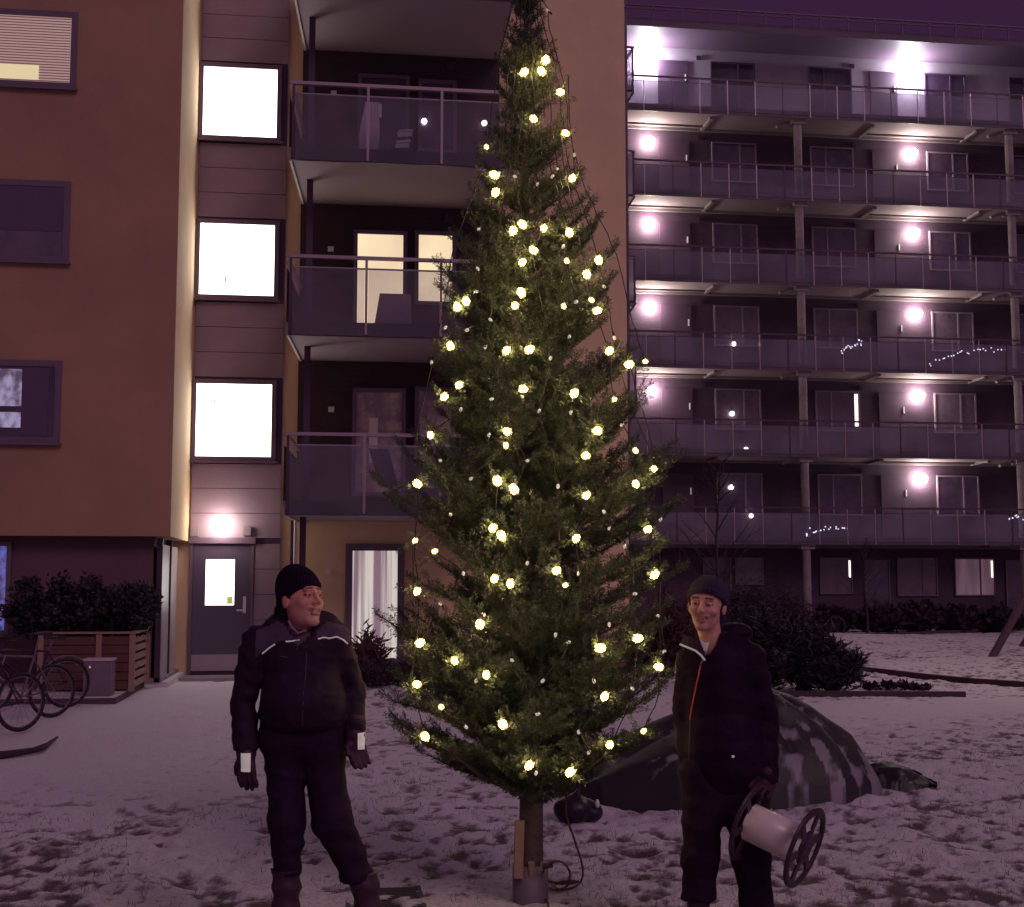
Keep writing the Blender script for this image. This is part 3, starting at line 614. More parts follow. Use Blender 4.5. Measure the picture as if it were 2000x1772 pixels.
# string lights: strands falling from the top, bulbs sorted by their share of the crown's width
CAB = mat('dark_light_cable', (.03, .02, .025), .5); BLIT = emis('lit_warm_bulb', (1, .78, .32), 100); BDIM = emis('half_hidden_warm_bulb', (1, .76, .34), 35)
BHALO = mat('bulb_halo_glow', (.8, .6, .3), .2, emit=(1, .62, .16), es=1.6, alpha=.30); BOFF = mat('unlit_bulb_painted_glint', (.75, .72, .66), .15, spec=.9, emit=(1, .95, .85), es=.22)  # shell glow imitates a halo; unlit bulbs glow faintly to imitate glints
def ang(p): return (p.x - trx(p.z)) / (float(RZ(p.z)) + .05)
NS = 9; cuts = [-9, -.78, -.5, -.28, -.08, .12, .34, .58, .82, 9]
SL = ['far left edge of the fir', 'fir, second strand from its left edge', 'fir, third strand from its left edge', 'fir just left of its trunk', 'middle of the fir over its trunk', 'fir just right of its trunk', 'fir, third strand from its right edge', 'fir, second strand from its right edge', 'far right edge of the fir']
allb = [(p, 2 if dm else 1) for p, dm in LIT3] + [(p, 0) for p in UN3]
for s in range(NS):
    bs = sorted([b for b in allb if cuts[s] <= ang(b[0]) < cuts[s + 1]], key=lambda b: -b[0].z)
    # keep a monotone strand; drop clashes into neighbours by simply zigzagging
    rt = empty('light_strand', (TX, TY, 0), 'warm bulb cable hanging down the ' + SL[s], 'string lights', 'light strands on the fir')
    a0 = min(max((cuts[s] + cuts[s + 1]) / 2, -.95), .95)
    pts = []
    zt = Htree - .12; zq = [zt] + [b[0].z for b in bs] + [.75]
    def cr_pt(z, a): 
        r = float(RZ(z)) + .045; return Vector((trx(z) + a * r, TY - math.sqrt(max(0, 1 - a * a)) * r, z))
    ctrl = [cr_pt(zt, a0)] + [b[0] for b in bs] 
    for i in range(len(ctrl) - 1):
        A_, B_ = ctrl[i], ctrl[i + 1]; n_ = max(2, int((A_ - B_).length / .06))
        for k in range(n_):
            t = k / n_; z = A_.z + (B_.z - A_.z) * t
            aA = max(-1, min(1, ang(A_))); aB = max(-1, min(1, ang(B_))); a = aA + (aB - aA) * (t * t * (3 - 2 * t))
            q = cr_pt(z, a); lin = A_.lerp(B_, t); wgt = math.sin(math.pi * t) * .8
            pts.append(lin.lerp(q, wgt) + Vector((random.uniform(-1, 1) * .006, random.uniform(-1, 1) * .006, 0)))
    pts.append(ctrl[-1])
    if len(pts) > 2: MB().tube(pts, .0030, 5).build('cable', CAB, rt)
    for p, k in bs:
        tl = Vector((random.uniform(-.6, .6), random.uniform(-.5, .1), random.uniform(-1, .6))).normalized(); sd = tl.cross(Vector((0, 1, .1))).normalized(); up_ = tl.cross(sd)
        r_ = random.uniform(.0108, .0135) if k == 1 else .0085 if k == 2 else .0088
        b_ = MB().sphere(p, r_, 8, 0, (1, 1, 1.55), (sd, up_, tl)).build('bulb', BLIT if k == 1 else BDIM if k == 2 else BOFF, rt)
        if k: MB().sphere(p, r_ * 1.75, 8, 0, (1, 1, 1.35), (sd, up_, tl)).build('bulb_halo', BHALO, b_)  # see-through glowing shell stands in for the halo round the bulb
        MB().tube([p - tl * r_ * 1.3, p - tl * (r_ * 1.3 + .022)], .006, 6).build('bulb_socket', CAB, b_)
# loose extra cables: a second run looping beside the right edge
for nm_, (pp) in zip(('two lights near the tip', 'upper right, shorter of two', 'upper right, set inward', 'right edge over the long fork', 'lower right edge beside the man', 'lower left edge beside the patio door'), ([(1110, 150), (1112, 230), (1120, 300), (1122, 345)], [(1097, 265), (1100, 320), (1112, 372), (1120, 400)], [(1112, 300), (1100, 345), (1088, 420)], [(1210, 720), (1235, 800), (1262, 860), (1277, 905), (1278, 1010), (1290, 1100)], [(1290, 1140), (1288, 1230), (1292, 1300)], [(806, 1060), (808, 1150), (815, 1230)])):
    rt = MB().tube([on_crown(a, b, .8) + Vector((0, 0, 0)) for a, b in pp], .0032, 5)
    tag(rt.build('loose_cable', CAB), 'loose dark cable dangling outside the fir at its ' + nm_, 'cable', 'loose cables round the fir')
# supply cable, coiled by the socket
def gpt(px, py, z=.02): q = G(px, py, z); q.z = z; return q
cp = [P(1110, 1500, 7.25), P(1106, 1570, 7.25), P(1108, 1600, 7.22), P(1122, 1640, 7.15), P(1137, 1690, 7.05), gpt(1136, 1718), gpt(1118, 1734), gpt(1080, 1738), gpt(1062, 1722, .03), P(1062, 1700, 7.15), P(1075, 1685, 7.1), P(1098, 1684, 7.1), P(1113, 1705, 7.1), gpt(1108, 1730), gpt(1092, 1737), gpt(1082, 1728), gpt(1100, 1722, .03), gpt(1130, 1722, .03), gpt(1100, 1726, .03), gpt(1066, 1722), gpt(1062, 1745), gpt(1070, 1765), gpt(1078, 1800)]
rt = empty('extension_cable', gpt(1090, 1730, 0), 'dark red supply cable dropping from the fir and coiled on the snow beside the socket', 'cable')
MB().tube(smooth_pts(cp), .0062, 7).build('cord', mat('dark_red_cord', (.10, .025, .045), .5), rt)
q = P(1072, 1692, 7.12); MB().tube([q + vec(-.035, 0, 0), q + vec(.02, 0, .005)], [.016, .013], 8).build('plug', CAB, rt)
# ------------------------------------------------------------------ tarpaulin mound, bag
def mound(name, x0, x1, yc, hw, prof_, mats, label, cat, seed, res=(150, 90), sharp=.55, zb=0.0):
    u = np.linspace(0, 1, res[0]); v = np.linspace(-1, 1, res[1]); U, V = np.meshgrid(u, v, indexing='ij')
    H = np.interp(u, prof_[0], prof_[1])[:, None]; hwid = hw * np.interp(u, [0, .08, .3, .8, 1], [.25, .7, 1, .85, .15])[:, None]
    xx = x0 + (x1 - x0) * U + .06 * vnoise(V * 2, U * 2, seed); yy = yc + V * hwid + .10 * vnoise(U * 3, V * 3, seed + 4)
    shape = np.clip(1 - np.abs(V) ** 1.7, 0, 1) ** sharp
    ridge = np.abs(vnoise(U * 5 + V * 2.2, V * 1.6 - U * 2, seed)) ; ridge2 = np.abs(vnoise(U * 11 - V * 3, V * 4 + U * 3, seed + 2))
    th = np.arctan2(V * hwid, (U - .62) * (x1 - x0)); rad = np.sqrt((V * hwid) ** 2 + ((U - .62) * (x1 - x0)) ** 2); fold = np.abs(np.sin(th * 4.5 + 1.6 * vnoise(th * 2 + 9, rad * 1.5, seed))); amp = np.clip(rad * .9, 0, 1)
    zz = H * shape * (1 - .07 * ridge - .02 * ridge2 - .24 * (1 - fold) ** 2.2 * amp) + .006 * vnoise(U * 20, V * 12, seed)
    zz = np.maximum(zz, -.04); zz[:, 0] = zz[:, -1] = -.08; zz[0] = zz[-1] = -.08
    Vv = np.stack([xx, yy, zz + zb], -1).reshape(-1, 3); n = res[1]
    i = np.arange(res[0] - 1)[:, None] * n + np.arange(n - 1)[None]
    Fc = np.stack([i, i + n, i + n + 1, i + 1], -1).reshape(-1, 4)
    o = npmesh(name, Vv, Fc, mats); a_ = o.data.attributes.new('snow', 'FLOAT', 'POINT')  # 'snow' holds snow plus painted crease highlights
    snow_crease = (fold > .955) * .7 * amp + (1 - fold) ** 1.5 * .85 * amp + .55 * fbm(xx * 6, yy * 6 + zz * 5, seed, 4) + .35 * fbm(xx * 1.7, yy * 2 + zz * 2, seed + 5, 2) - .16  # snow, with thin crease highlights painted along the fold crests
    snow_crease = snow_crease + .75 * fbm(xx * 13, yy * 13 + zz * 7, seed, 4) - .5 * np.clip((.52 - U) * 4, 0, 1) * (name == 'tarpaulin_mound')
    a_.data.foreach_set('value', np.clip(snow_crease * 1.3, 0, 1).ravel().astype(np.float32)); return tag(o, label, cat)
TARP = mat('tarpaulin_with_snow', (.055, .042, .055), .55, bump=(5, .35, .03), spec=.5)
t = TARP.node_tree; b = t.nodes['Principled BSDF']
co = t.nodes.new('ShaderNodeTexCoord').outputs['Object']; geo = t.nodes.new('ShaderNodeNewGeometry')
n_ = t.nodes.new('ShaderNodeTexNoise'); n_.inputs['Scale'].default_value = 4.2; n_.inputs['Detail'].default_value = 7; n_.inputs['Distortion'].default_value = .5; n_.inputs['Roughness'].default_value = .62; t.links.new(co, n_.inputs['Vector'])
sp = t.nodes.new('ShaderNodeSeparateXYZ'); t.links.new(geo.outputs['Normal'], sp.inputs[0])
ma = t.nodes.new('ShaderNodeMath'); ma.operation = 'MULTIPLY_ADD'; ma.inputs[1].default_value = .22; t.links.new(sp.outputs['Z'], ma.inputs[0]); t.links.new(n_.outputs['Fac'], ma.inputs[2])
r_ = t.nodes.new('ShaderNodeValToRGB'); r_.color_ramp.elements[0].position = .58; r_.color_ramp.elements[0].color = (.027, .019, .026, 1); r_.color_ramp.elements[1].position = .95; r_.color_ramp.elements[1].color = (.27, .23, .28, 1)
sa = t.nodes.new('ShaderNodeAttribute'); sa.attribute_name = 'snow'; mb_ = t.nodes.new('ShaderNodeMath'); mb_.operation = 'MULTIPLY_ADD'; mb_.inputs[1].default_value = .55; t.links.new(ma.outputs[0], mb_.inputs[0]); t.links.new(sa.outputs['Fac'], mb_.inputs[2]); t.links.new(mb_.outputs[0], r_.inputs[0]); t.links.new(r_.outputs[0], b.inputs['Base Color'])
tx0, tx1 = P(1095, 1500, 10.9).x, P(1705, 1500, 10.9).x
mound('tarpaulin_mound', tx0, tx1, 10.95, 1.0, ([0, .08, .3, .55, .66, .78, .9, 1], [.1, .32, .58, .80, .86, .74, .52, .10]), TARP, 'dark wrinkled tarpaulin heap dusted with snow behind the man with the reel', 'tarpaulin', 5.3)
mound('tarpaulin_flap', P(1700, 1500, 10.9).x, P(1828, 1520, 10.9).x, 10.9, .25, ([0, .3, .7, 1], [.20, .20, .12, .03]), TARP, 'small crumpled dark tarpaulin corner trailing right from the heap', 'tarpaulin flap', 2.1, res=(60, 30))
m = MB(); q = G(1128, 1600)
BAG = empty('rubbish_bag', (q.x, q.y, 0), 'small black plastic bag on the snow behind the fir trunk', 'bag')
import types
# ------------------------------------------------------------------ signed-distance modelling for people
def cap(p, a, b, r0, r1=None, sx=1, sy=1):
    r1 = r0 if r1 is None else r1; a = np.array(a, float); b = np.array(b, float); ba = b - a
    X_, Y_, Z_ = p; px, py, pz = X_ - a[0], Y_ - a[1], Z_ - a[2]
    h = np.clip((px * ba[0] + py * ba[1] + pz * ba[2]) / max(1e-9, ba @ ba), 0, 1)
    return np.sqrt(((px - ba[0] * h) / sx) ** 2 + ((py - ba[1] * h) / sy) ** 2 + (pz - ba[2] * h) ** 2) - (r0 + (r1 - r0) * h)
def ell(p, c, r):
    q = [(p[i] - c[i]) / r[i] for i in range(3)]; k0 = np.sqrt(q[0] ** 2 + q[1] ** 2 + q[2] ** 2); g = [(p[i] - c[i]) / r[i] ** 2 for i in range(3)]
    return k0 * (k0 - 1) / np.maximum(1e-6, np.sqrt(g[0] ** 2 + g[1] ** 2 + g[2] ** 2))
def su(a, b, k=.03):
    h = np.clip(.5 + .5 * (b - a) / k, 0, 1); return b + (a - b) * h - k * h * (1 - h)
def ss(a, b, k=.01): return -su(-a, b, k)      # a minus b
def surface(fn, ax, ay, az):
    Xg, Yg, Zg = np.meshgrid(ax, ay, az, indexing='ij'); v = fn((Xg, Yg, Zg)); ins = v < 0
    nx, ny, nz = v.shape; sh = (nx - 1, ny - 1, nz - 1); cnt = np.zeros(sh); pos = np.zeros(sh + (3,))
    G3 = np.stack([Xg, Yg, Zg], -1)
    def sl(d): return slice(d, d + sh[0] if d == 0 else None)
    for axis in range(3):
        for o1 in (0, 1):
            for o2 in (0, 1):
                lo = [0, 0, 0]; oth = [a for a in range(3) if a != axis]; lo[oth[0]] = o1; lo[oth[1]] = o2; hi = list(lo); hi[axis] = 1
                A_ = tuple(slice(l, l + sh[i]) for i, l in enumerate(lo)); B_ = tuple(slice(l, l + sh[i]) for i, l in enumerate(hi))
                cross = ins[A_] != ins[B_]; t = np.where(cross, v[A_] / np.where(cross, v[A_] - v[B_], 1), 0)[..., None]
                pos += np.where(cross[..., None], G3[A_] * (1 - t) + G3[B_] * t, 0); cnt += cross
    act = cnt > 0; idx = -np.ones(sh, int); idx[act] = np.arange(act.sum()); V = pos[act] / cnt[act][:, None]; Fc = []
    for axis in range(3):
        o = [a for a in range(3) if a != axis]
        s0 = [slice(None)] * 3; s1 = [slice(None)] * 3; s0[axis] = slice(0, -1); s1[axis] = slice(1, None)
        c = ins[tuple(s0)] != ins[tuple(s1)]; fl = ins[tuple(s0)]
        I = np.argwhere(c); ok = (I[:, o[0]] > 0) & (I[:, o[1]] > 0) & (I[:, o[0]] < v.shape[o[0]] - 1) & (I[:, o[1]] < v.shape[o[1]] - 1); I = I[ok]
        f_ = fl[tuple(I.T)]
        def at(d0, d1): J = I.copy(); J[:, o[0]] += d0; J[:, o[1]] += d1; return idx[tuple(J.T)]
        q = np.stack([at(-1, -1), at(0, -1), at(0, 0), at(-1, 0)], 1)
        flip = f_ if axis != 1 else ~f_
        q = np.where(flip[:, None], q, q[:, ::-1]); Fc.append(q)
    return V, np.vstack(Fc)
def rng_ax(a, b, s): return np.arange(a, b + s, s)
class Fig:
    """a figure in local axes: x to the viewer's right, y away, z up, standing at (ox, oy)"""
    def __init__(s, ox, oy, yaw=0): s.o = np.array([ox, oy, 0.0]); s.c, s.s_ = math.cos(yaw), math.sin(yaw)
    def w(s, V):
        V = np.asarray(V, float); return np.stack([V[:, 0] * s.c - V[:, 1] * s.s_, V[:, 0] * s.s_ + V[:, 1] * s.c, V[:, 2]], 1) + s.o
    def wv(s, p): return Vector(s.w(np.array([p]))[0])
def rotp(p, c, yaw, pitch, roll=0):
    """world-of-figure -> head-local"""
    M = (Matrix.Rotation(yaw, 3, 'Z') @ Matrix.Rotation(pitch, 3, 'X') @ Matrix.Rotation(roll, 3, 'Y')); Mi = np.array(M.transposed())
    q = [p[i] - c[i] for i in range(3)]
    return [Mi[i, 0] * q[0] + Mi[i, 1] * q[1] + Mi[i, 2] * q[2] for i in range(3)]
def head_sdf(q, k=1.0, heavy=0.0):
    d = ell(q, (0, .012, .035), (.077, .097, .088))
    d = su(d, ell(q, (0, -.022, -.045), (.058 + heavy, .066, .070)), .035)
    d = su(d, ell(q, (0, -.070, -.098), (.026 + heavy * .6, .022, .018)), .025)
    for s in (-1, 1):
        d = su(d, ell(q, (s * .043, -.062, -.022), (.023, .024, .020)), .02)
        d = ss(d, ell(q, (s * .031, -.099, .010), (.021, .018, .010)), .012)
    d = su(d, cap(q, (-.042, -.081, .030), (.042, -.081, .030), .010), .014)
    d = su(d, cap(q, (0, -.090, .018), (0, -.112, -.020), .007, .011), .008)
    for s in (-1, 1):
        d = su(d, ell(q, (s * .012, -.101, -.024), (.009, .011, .008)), .006)
        d = su(d, ell(q, (s * .031, -.079, .008), (.015, .012, .011)), .004)
        d = su(d, ell(q, (s * .079, .012, -.005), (.010, .020, .033)), .008)
        d = ss(d, cap(q, (s * .020, -.104, -.020), (s * .036, -.088, -.050), .0022), .006)
    # smile
    for a, b in (((-.030, -.082, -.045), (-.012, -.096, -.053)), ((-.012, -.096, -.053), (.012, -.096, -.053)), ((.012, -.096, -.053), (.030, -.082, -.045))):
        d = su(d, cap(q, a, b, .0065), .006)
    for a, b in (((-.027, -.090, -.050), (0, -.104, -.058)), ((0, -.104, -.058), (.027, -.090, -.050))):
        d = ss(d, cap(q, a, b, .0035), .003)
    d = su(d, cap(q, (-.018, -.092, -.066), (.018, -.092, -.066), .006), .006)
    return d
def head_mats(c, n):
    """per-face material from head-local centres c: 0 skin 1 brow/hair 2 eye slit 3 lips 4 teeth 5 stubble"""
    x, y, z = c[:, 0], c[:, 1], c[:, 2]; m = np.zeros(len(c), int); f = y < -.05; ax_ = np.abs(x)
    m[f & (z < -.035) & (z > -.125)] = 5
    m[f & (np.abs(z - (.034 - .10 * np.maximum(0, ax_ - .03))) < .0048) & (ax_ > .013) & (ax_ < .049)] = 1
    m[f & (np.abs(z - .009 + .002) < .0042) & (ax_ > .016) & (ax_ < .046)] = 2
    m[f & (np.abs(z - .0075) < .0026) & (((ax_ > .019) & (ax_ < .026)) | ((ax_ > .036) & (ax_ < .042)))] = 6
    cz = -.056 + .35 * np.maximum(0, ax_ - .004) ** 1.0 * .75
    m[f & (np.abs(z - cz) < .0085) & (ax_ < .030)] = 3
    m[f & (np.abs(z - cz + .0005) < .0030) & (ax_ < .015)] = 4
    return m
SKIN = mat('skin', (.80, .43, .35), .55, noise=(38, (.62, .29, .24), .35, .7), bump=(90, .4, .002), spec=.4)
SKIN2 = mat('ruddy_skin', (.72, .33, .27), .55, noise=(38, (.55, .23, .20), .35, .7), bump=(90, .4, .002), spec=.4)
HM = lambda sk: [sk, mat('dark_brow', (.16, .075, .06), .8), mat('eye', (.07, .035, .04), .2), mat('lips', (.42, .165, .145), .5), mat('teeth', (.55, .42, .38), .3), mat('shaven_skin', (.58, .29, .25), .6), mat('eye_white', (.62, .52, .50), .3)]
BLACKC = mat('black_padded_cloth', (.022, .005, .023), .75, bump=(45, .25, .006), noise=(14, (.033, .009, .035), .4, .75), spec=.25)
TROUS = mat('dark_work_trousers', (.022, .005, .025), .8, bump=(60, .25, .006), noise=(10, (.033, .009, .038), .4, .75), spec=.2)
GREYC = mat('grey_shoulder_cloth', (.085, .045, .09), .75, bump=(50, .3, .006), spec=.25)
KNIT = mat('black_knit', (.028, .010, .036), .9, wave=('X', 60, .6), bump=(90, .5, .006), spec=.15)
KNITN = mat('navy_knit', (.065, .045, .10), .9, wave=('X', 60, .6), bump=(90, .6, .006), spec=.15)
LEATH = mat('dark_glove_leather', (.05, .012, .035), .6, bump=(60, .4, .005))
BOOTM = mat('dark_boot_leather', (.055, .022, .045), .55, bump=(50, .4, .006))
REFL = mat('reflective_piping', (.85, .85, .82), .4, emit=(.8, .8, .78), es=.10)
def surf_y(fn, x, z, y0=-.45, y1=.35, n=400):
    ys = np.linspace(y0, y1, n); v = fn((np.full(n, x), ys, np.full(n, z))); i = np.argmax(v < 0)
    return ys[i] if (v < 0).any() else 0.0
def strip(fig, fn, pts, r, name, m, parent, off=.002, flat=False):
    P_ = []
    for i in range(len(pts) - 1):
        for k in range(5):
            t = k / 5; x = pts[i][0] * (1 - t) + pts[i + 1][0] * t; z = pts[i][1] * (1 - t) + pts[i + 1][1] * t; P_.append((x, surf_y(fn, x, z) - off, z))
    x, z = pts[-1]; P_.append((x, surf_y(fn, x, z) - off, z))
    return MB().tube([fig.wv(p) for p in P_], r, 6).build(name, m, parent)
def mk(fig, name, fn, axs, mats, parent, mi=None):
    V, Fc = surface(fn, *axs); c = V[Fc].mean(1); return npmesh(name, fig.w(V), Fc, mats, parent, midx=(mi(c) if mi else None))
def wrinkle(p, s=9, a=.006, seed=0):
    q = vnoise(p[0] * s * .8 + seed + 4, p[1] * s * .6, p[2] * s * 1.3 + p[0] * 3); q2 = vnoise(p[0] * s * 1.9 + seed, p[1] * s, p[2] * s * 2.4 - p[0] * 9)
    return a * (.9 * np.maximum(0, .32 - np.abs(q)) * -3.2 + .55 * np.maximum(0, .3 - np.abs(q2)) * 2.6) + a * .6 * (vnoise(p[0] * s + seed, p[1] * s, p[2] * s * 1.6) + .6 * vnoise(p[0] * s * 2.1, p[1] * s * 2.1 + seed, p[2] * s * 3.0))
def hand(p, wr, dirn, side, curl=.5, r=.0095, width=1.0, thumb_side=1):
    """gloved or bare hand: wrist point, direction, palm side vector; returns distance"""
    wr = np.array(wr, float); d = np.array(dirn, float); d /= np.linalg.norm(d); s = np.array(side, float); s -= d * (s @ d); s /= np.linalg.norm(s); n = np.cross(d, s)
    dd = cap(p, wr, wr + d * .045, .024, .030); pc = wr + d * .055
    for k in range(4):
        o = s * (k - 1.5) * .019 * width; dd = su(dd, cap(p, wr + d * .03 + o * .8, wr + d * .088 + o, .014, .0125), .012)
    for k, ln in enumerate((.066, .076, .072, .056)):
        a = wr + d * .09 + s * (k - 1.5) * .0205 * width; b = a + (d * math.cos(curl * .7) + n * math.sin(curl * .7)) * ln * .5; c = b + (d * math.cos(curl * 1.9) + n * math.sin(curl * 1.9)) * ln * .52
        dd = su(dd, np.minimum(cap(p, a, b, r * 1.08, r), cap(p, b, c, r, r * .86)), .004)
    a = wr + d * .03 + s * (-1.6 * thumb_side) * .017; b = a + (d * .75 - s * .75 * thumb_side + n * .35) * .036; c = b + (d * .95 - s * .15 * thumb_side + n * .4) * .032
    return su(dd, np.minimum(cap(p, a, b, r * 1.3, r * 1.1), cap(p, b, c, r * 1.1, r * .9)), .008)
# ------------------------------------------------------------------ man on the left
YA = 6.23; oA = P(597, 1140, YA); A1 = Fig(oA.x, YA, -YAW * .5)
def LZ(py, Y): return P(597, py, Y).z
def lx(px): return (P(px, 1200, YA).x - oA.x)
def pt(px, py, y=0.0): return (lx(px), y, P(px, py, YA).z)
man = empty('person', (oA.x, YA, 0), 'smiling man in black beanie and dark work jacket with reflective strips, gloved hands hanging', 'person', None)
hc = np.array(pt(588, 1163, -.015)); HY, HP, HR = R(47), R(-9), R(4)
hc = np.array(pt(588, 1172, -.015))
def bodyA(p):
    q = rotp(p, hc, HY, HP, HR); d = head_sdf([q[0] / 1.05, q[1] / 1.05, q[2] / 1.13], heavy=.010) * 1.05
    d = su(d, cap(p, hc + np.array([-.005, .03, -.06]), pt(588, 1250, .03), .062, .075), .03)
    d = su(d, cap(p, pt(588, 1275, .04), pt(592, 1420, .04), .10, .09, 1.15, .8), .05)
    for s, S_, E_, W_ in ((-1, pt(505, 1255, .03), pt(478, 1370, .04), pt(486, 1470, -.02)), (1, pt(655, 1250, .03), pt(688, 1345, .08), pt(698, 1425, -.03))):
        d = su(d, np.minimum(cap(p, S_, E_, .038, .034), cap(p, E_, W_, .034, .026)), .03)
        d = np.minimum(d, cap(p, W_, tuple(np.array(W_) + (0, -.01, -.06)), .026, .02))
    d = su(d, cap(p, pt(560, 1440, .03), pt(568, 1600, .02), .06, .045), .03); d = su(d, cap(p, pt(568, 1600, .02), pt(566, 1760, .03), .045, .032), .03)
    d = su(d, cap(p, pt(628, 1440, .03), pt(653, 1600, .0), .06, .045), .03); d = su(d, cap(p, pt(653, 1600, .0), pt(710, 1725, .02), .045, .03), .02)
    return d
axs = (np.concatenate([rng_ax(-.45, hc[0] - .12, .02), rng_ax(hc[0] - .115, hc[0] + .115, .0042), rng_ax(hc[0] + .125, .45, .02)]),
       np.concatenate([rng_ax(-.155, .13, .0046), rng_ax(.145, .26, .02)]), np.concatenate([rng_ax(.15, hc[2] - .15, .02), rng_ax(hc[2] - .145, hc[2] + .14, .0042)]))
def miA(c):
    q = np.stack(rotp([c[:, 0], c[:, 1], c[:, 2]], hc, HY, HP, HR), 1) / np.array([1.05, 1.05, 1.13])
    m = head_mats(q, 0); m[c[:, 2] < hc[2] - .16] = 0; m[np.abs(q[:, 0]) > .09] = 0; return m
mk(A1, 'body', bodyA, axs, HM(SKIN2), man, miA)
def hatfn(hc_, HY_, HP_, HR_, sc, top, tail, cut):
    def f(p):
        q = [c / sc for c in rotp(p, hc_, HY_, HP_, HR_)]; q[2] = q[2] / top
        o = ell(q, (0, .016, .042), (.088, .107, .095)); o = su(o, ell(q, tail[0], tail[1]), .05)
        o = su(o, ell(q, (0, .075, -.045), (.074, .045, .07)), .03)
        rim = np.abs(q[2] - (cut[0] + cut[1] * (q[1] + .1)) - .012) < .016
        o = o + .0018 * np.sin(np.arctan2(q[0], -q[1] + .02) * 46) - np.where(rim, .004, 0)
        ins = ell(q, (0, .016, .035), (.079, .099, .088))
        pl = (cut[0] + cut[1] * (q[1] + .1)) - q[2]
        ear = ell(q, (0, .052, cut[2]), (.2, .072, .085)); pl = np.minimum(pl, ear * 1.0)
        return np.maximum(np.maximum(o, pl) * sc, -ins * sc * 1.0)
    return f
hA = hatfn(hc, HY, HP, HR, 1.05, 1.07, ((0, .045, .085), (.06, .06, .062)), (.052, -.52, -.02))
hx = (rng_ax(hc[0] - .15, hc[0] + .15, .0042), rng_ax(hc[1] - .15, hc[1] + .2, .0046), rng_ax(hc[2] - .13, hc[2] + .19, .0042))
mk(A1, 'beanie', hA, hx, KNIT, man)
shL, elL, wrL = pt(504, 1256, .03), pt(474, 1372, .05), pt(486, 1470, -.01)
shR, elR, wrR = pt(652, 1252, .03), pt(690, 1345, .09), pt(697, 1432, -.03)
def jackA(p):
    d = cap(p, pt(590, 1270, .03), pt(594, 1390, .0), .145, .168, 1.15, .80)
    d = su(d, cap(p, pt(520, 1262, .03), pt(650, 1256, .03), .085, .082), .06)
    d = su(d, ell(p, pt(596, 1375, -.04), (.182, .148, .14)), .05)
    d = su(d, cap(p, pt(548, 1222, .04), pt(634, 1220, .04), .062, .060), .06)
    hem = P(590, 1424, YA).z; d = np.maximum(d, hem - p[2] + .006 * vnoise(p[0] * 18, p[1] * 9, 1))
    tor = d
    for S_, E_, W_, r in ((shL, elL, wrL, 1), (shR, elR, wrR, .95)):
        a = np.minimum(cap(p, S_, E_, .078 * r, .061 * r), cap(p, E_, W_, .060 * r, .051 * r))
        a = np.maximum(a, (W_[2] + .015) - p[2]); a = a + .003 * np.sin(p[2] * 75 + p[0] * 30 + 5 * vnoise(p[0] * 10, p[1] * 10, p[2] * 10))
        d = su(d, a, .022)
    col = np.maximum(cap(p, pt(590, 1240, .035), pt(588, 1200, .03), .105, .082), p[2] - (P(590, 1212, YA).z + .30 * (p[1] + .02) + .10 * np.abs(p[0] - lx(590))))
    d = su(d, col, .02)
    nk = cap(p, hc + np.array([0, .0, -.08]), pt(588, 1290, -.02), .068, .045); d = ss(d, nk, .008)
    vv = cap(p, pt(590, 1205, -.17), pt(590, 1250, -.15), .055, .010); d = ss(d, vv, .01)
    d = d + .006 * np.maximum(0, vnoise(p[0] * 7 + 3, p[1] * 7, p[2] * 22)) * (p[2] < 1.25)
    return d + wrinkle(p, 9, .0065)
def miJ(c):
    m = np.zeros(len(c), int); z = c[:, 2]; x = c[:, 0]
    zl = P(500, 1252, YA).z; xa = lx(505); xb = lx(590); xc_ = lx(612); xd = lx(690)
    # shoulder yokes: bounded below by the piping lines
    low = np.interp(x, [lx(500), lx(515), lx(540), lx(560), lx(590)], [P(0, 1290, YA).z, P(0, 1276, YA).z, P(0, 1258, YA).z, P(0, 1252, YA).z, P(0, 1249, YA).z])
    lo2 = np.interp(x, [lx(618), lx(650), lx(665), lx(682)], [P(0, 1248, YA).z, P(0, 1244, YA).z, P(0, 1246, YA).z, P(0, 1258, YA).z])
    up = np.interp(x, [lx(500), lx(545), lx(592)], [P(0, 1235, YA).z, P(0, 1215, YA).z, P(0, 1243, YA).z]); up2 = np.interp(x, [lx(612), lx(640), lx(680)], [P(0, 1246, YA).z, P(0, 1215, YA).z, P(0, 1228, YA).z])
    m[(x > lx(503)) & (x < lx(588)) & (z > low) & (z < up) & (c[:, 1] < .06)] = 1
    m[(x > lx(622)) & (x < lx(684)) & (z > lo2) & (z < up2) & (c[:, 1] < .06)] = 1
    return m
jk = mk(A1, 'jacket', jackA, (rng_ax(-.45, .42, .0095), rng_ax(-.28, .24, .0105), rng_ax(.84, 1.62, .0095)), [BLACKC, GREYC], man, miJ)
for pp in ([(516, 1276), (528, 1266), (541, 1257)], [(562, 1252), (575, 1251), (589, 1249)], [(624, 1247), (635, 1244), (645, 1246), (660, 1243), (672, 1249), (680, 1257)]):
    strip(A1, jackA, [(lx(a), P(a, b, YA).z) for a, b in pp], .0042, 'reflective_strip', REFL, jk, 0.0)
strip(A1, jackA, [(lx(553), P(0, 1285, YA).z), (lx(568), P(0, 1287, YA).z)], .004, 'pocket_edge', GREYC, jk)
strip(A1, jackA, [(lx(603), P(0, 1262, YA).z), (lx(602), P(0, 1340, YA).z), (lx(600), P(0, 1420, YA).z)], .004, 'zip', mat('dark_zip', (.06, .03, .06), .4), jk, -.001)
strip(A1, jackA, [(lx(628), P(0, 1262, YA).z), (lx(631), P(0, 1262, YA).z)], .003, 'badge', GREYC, jk)
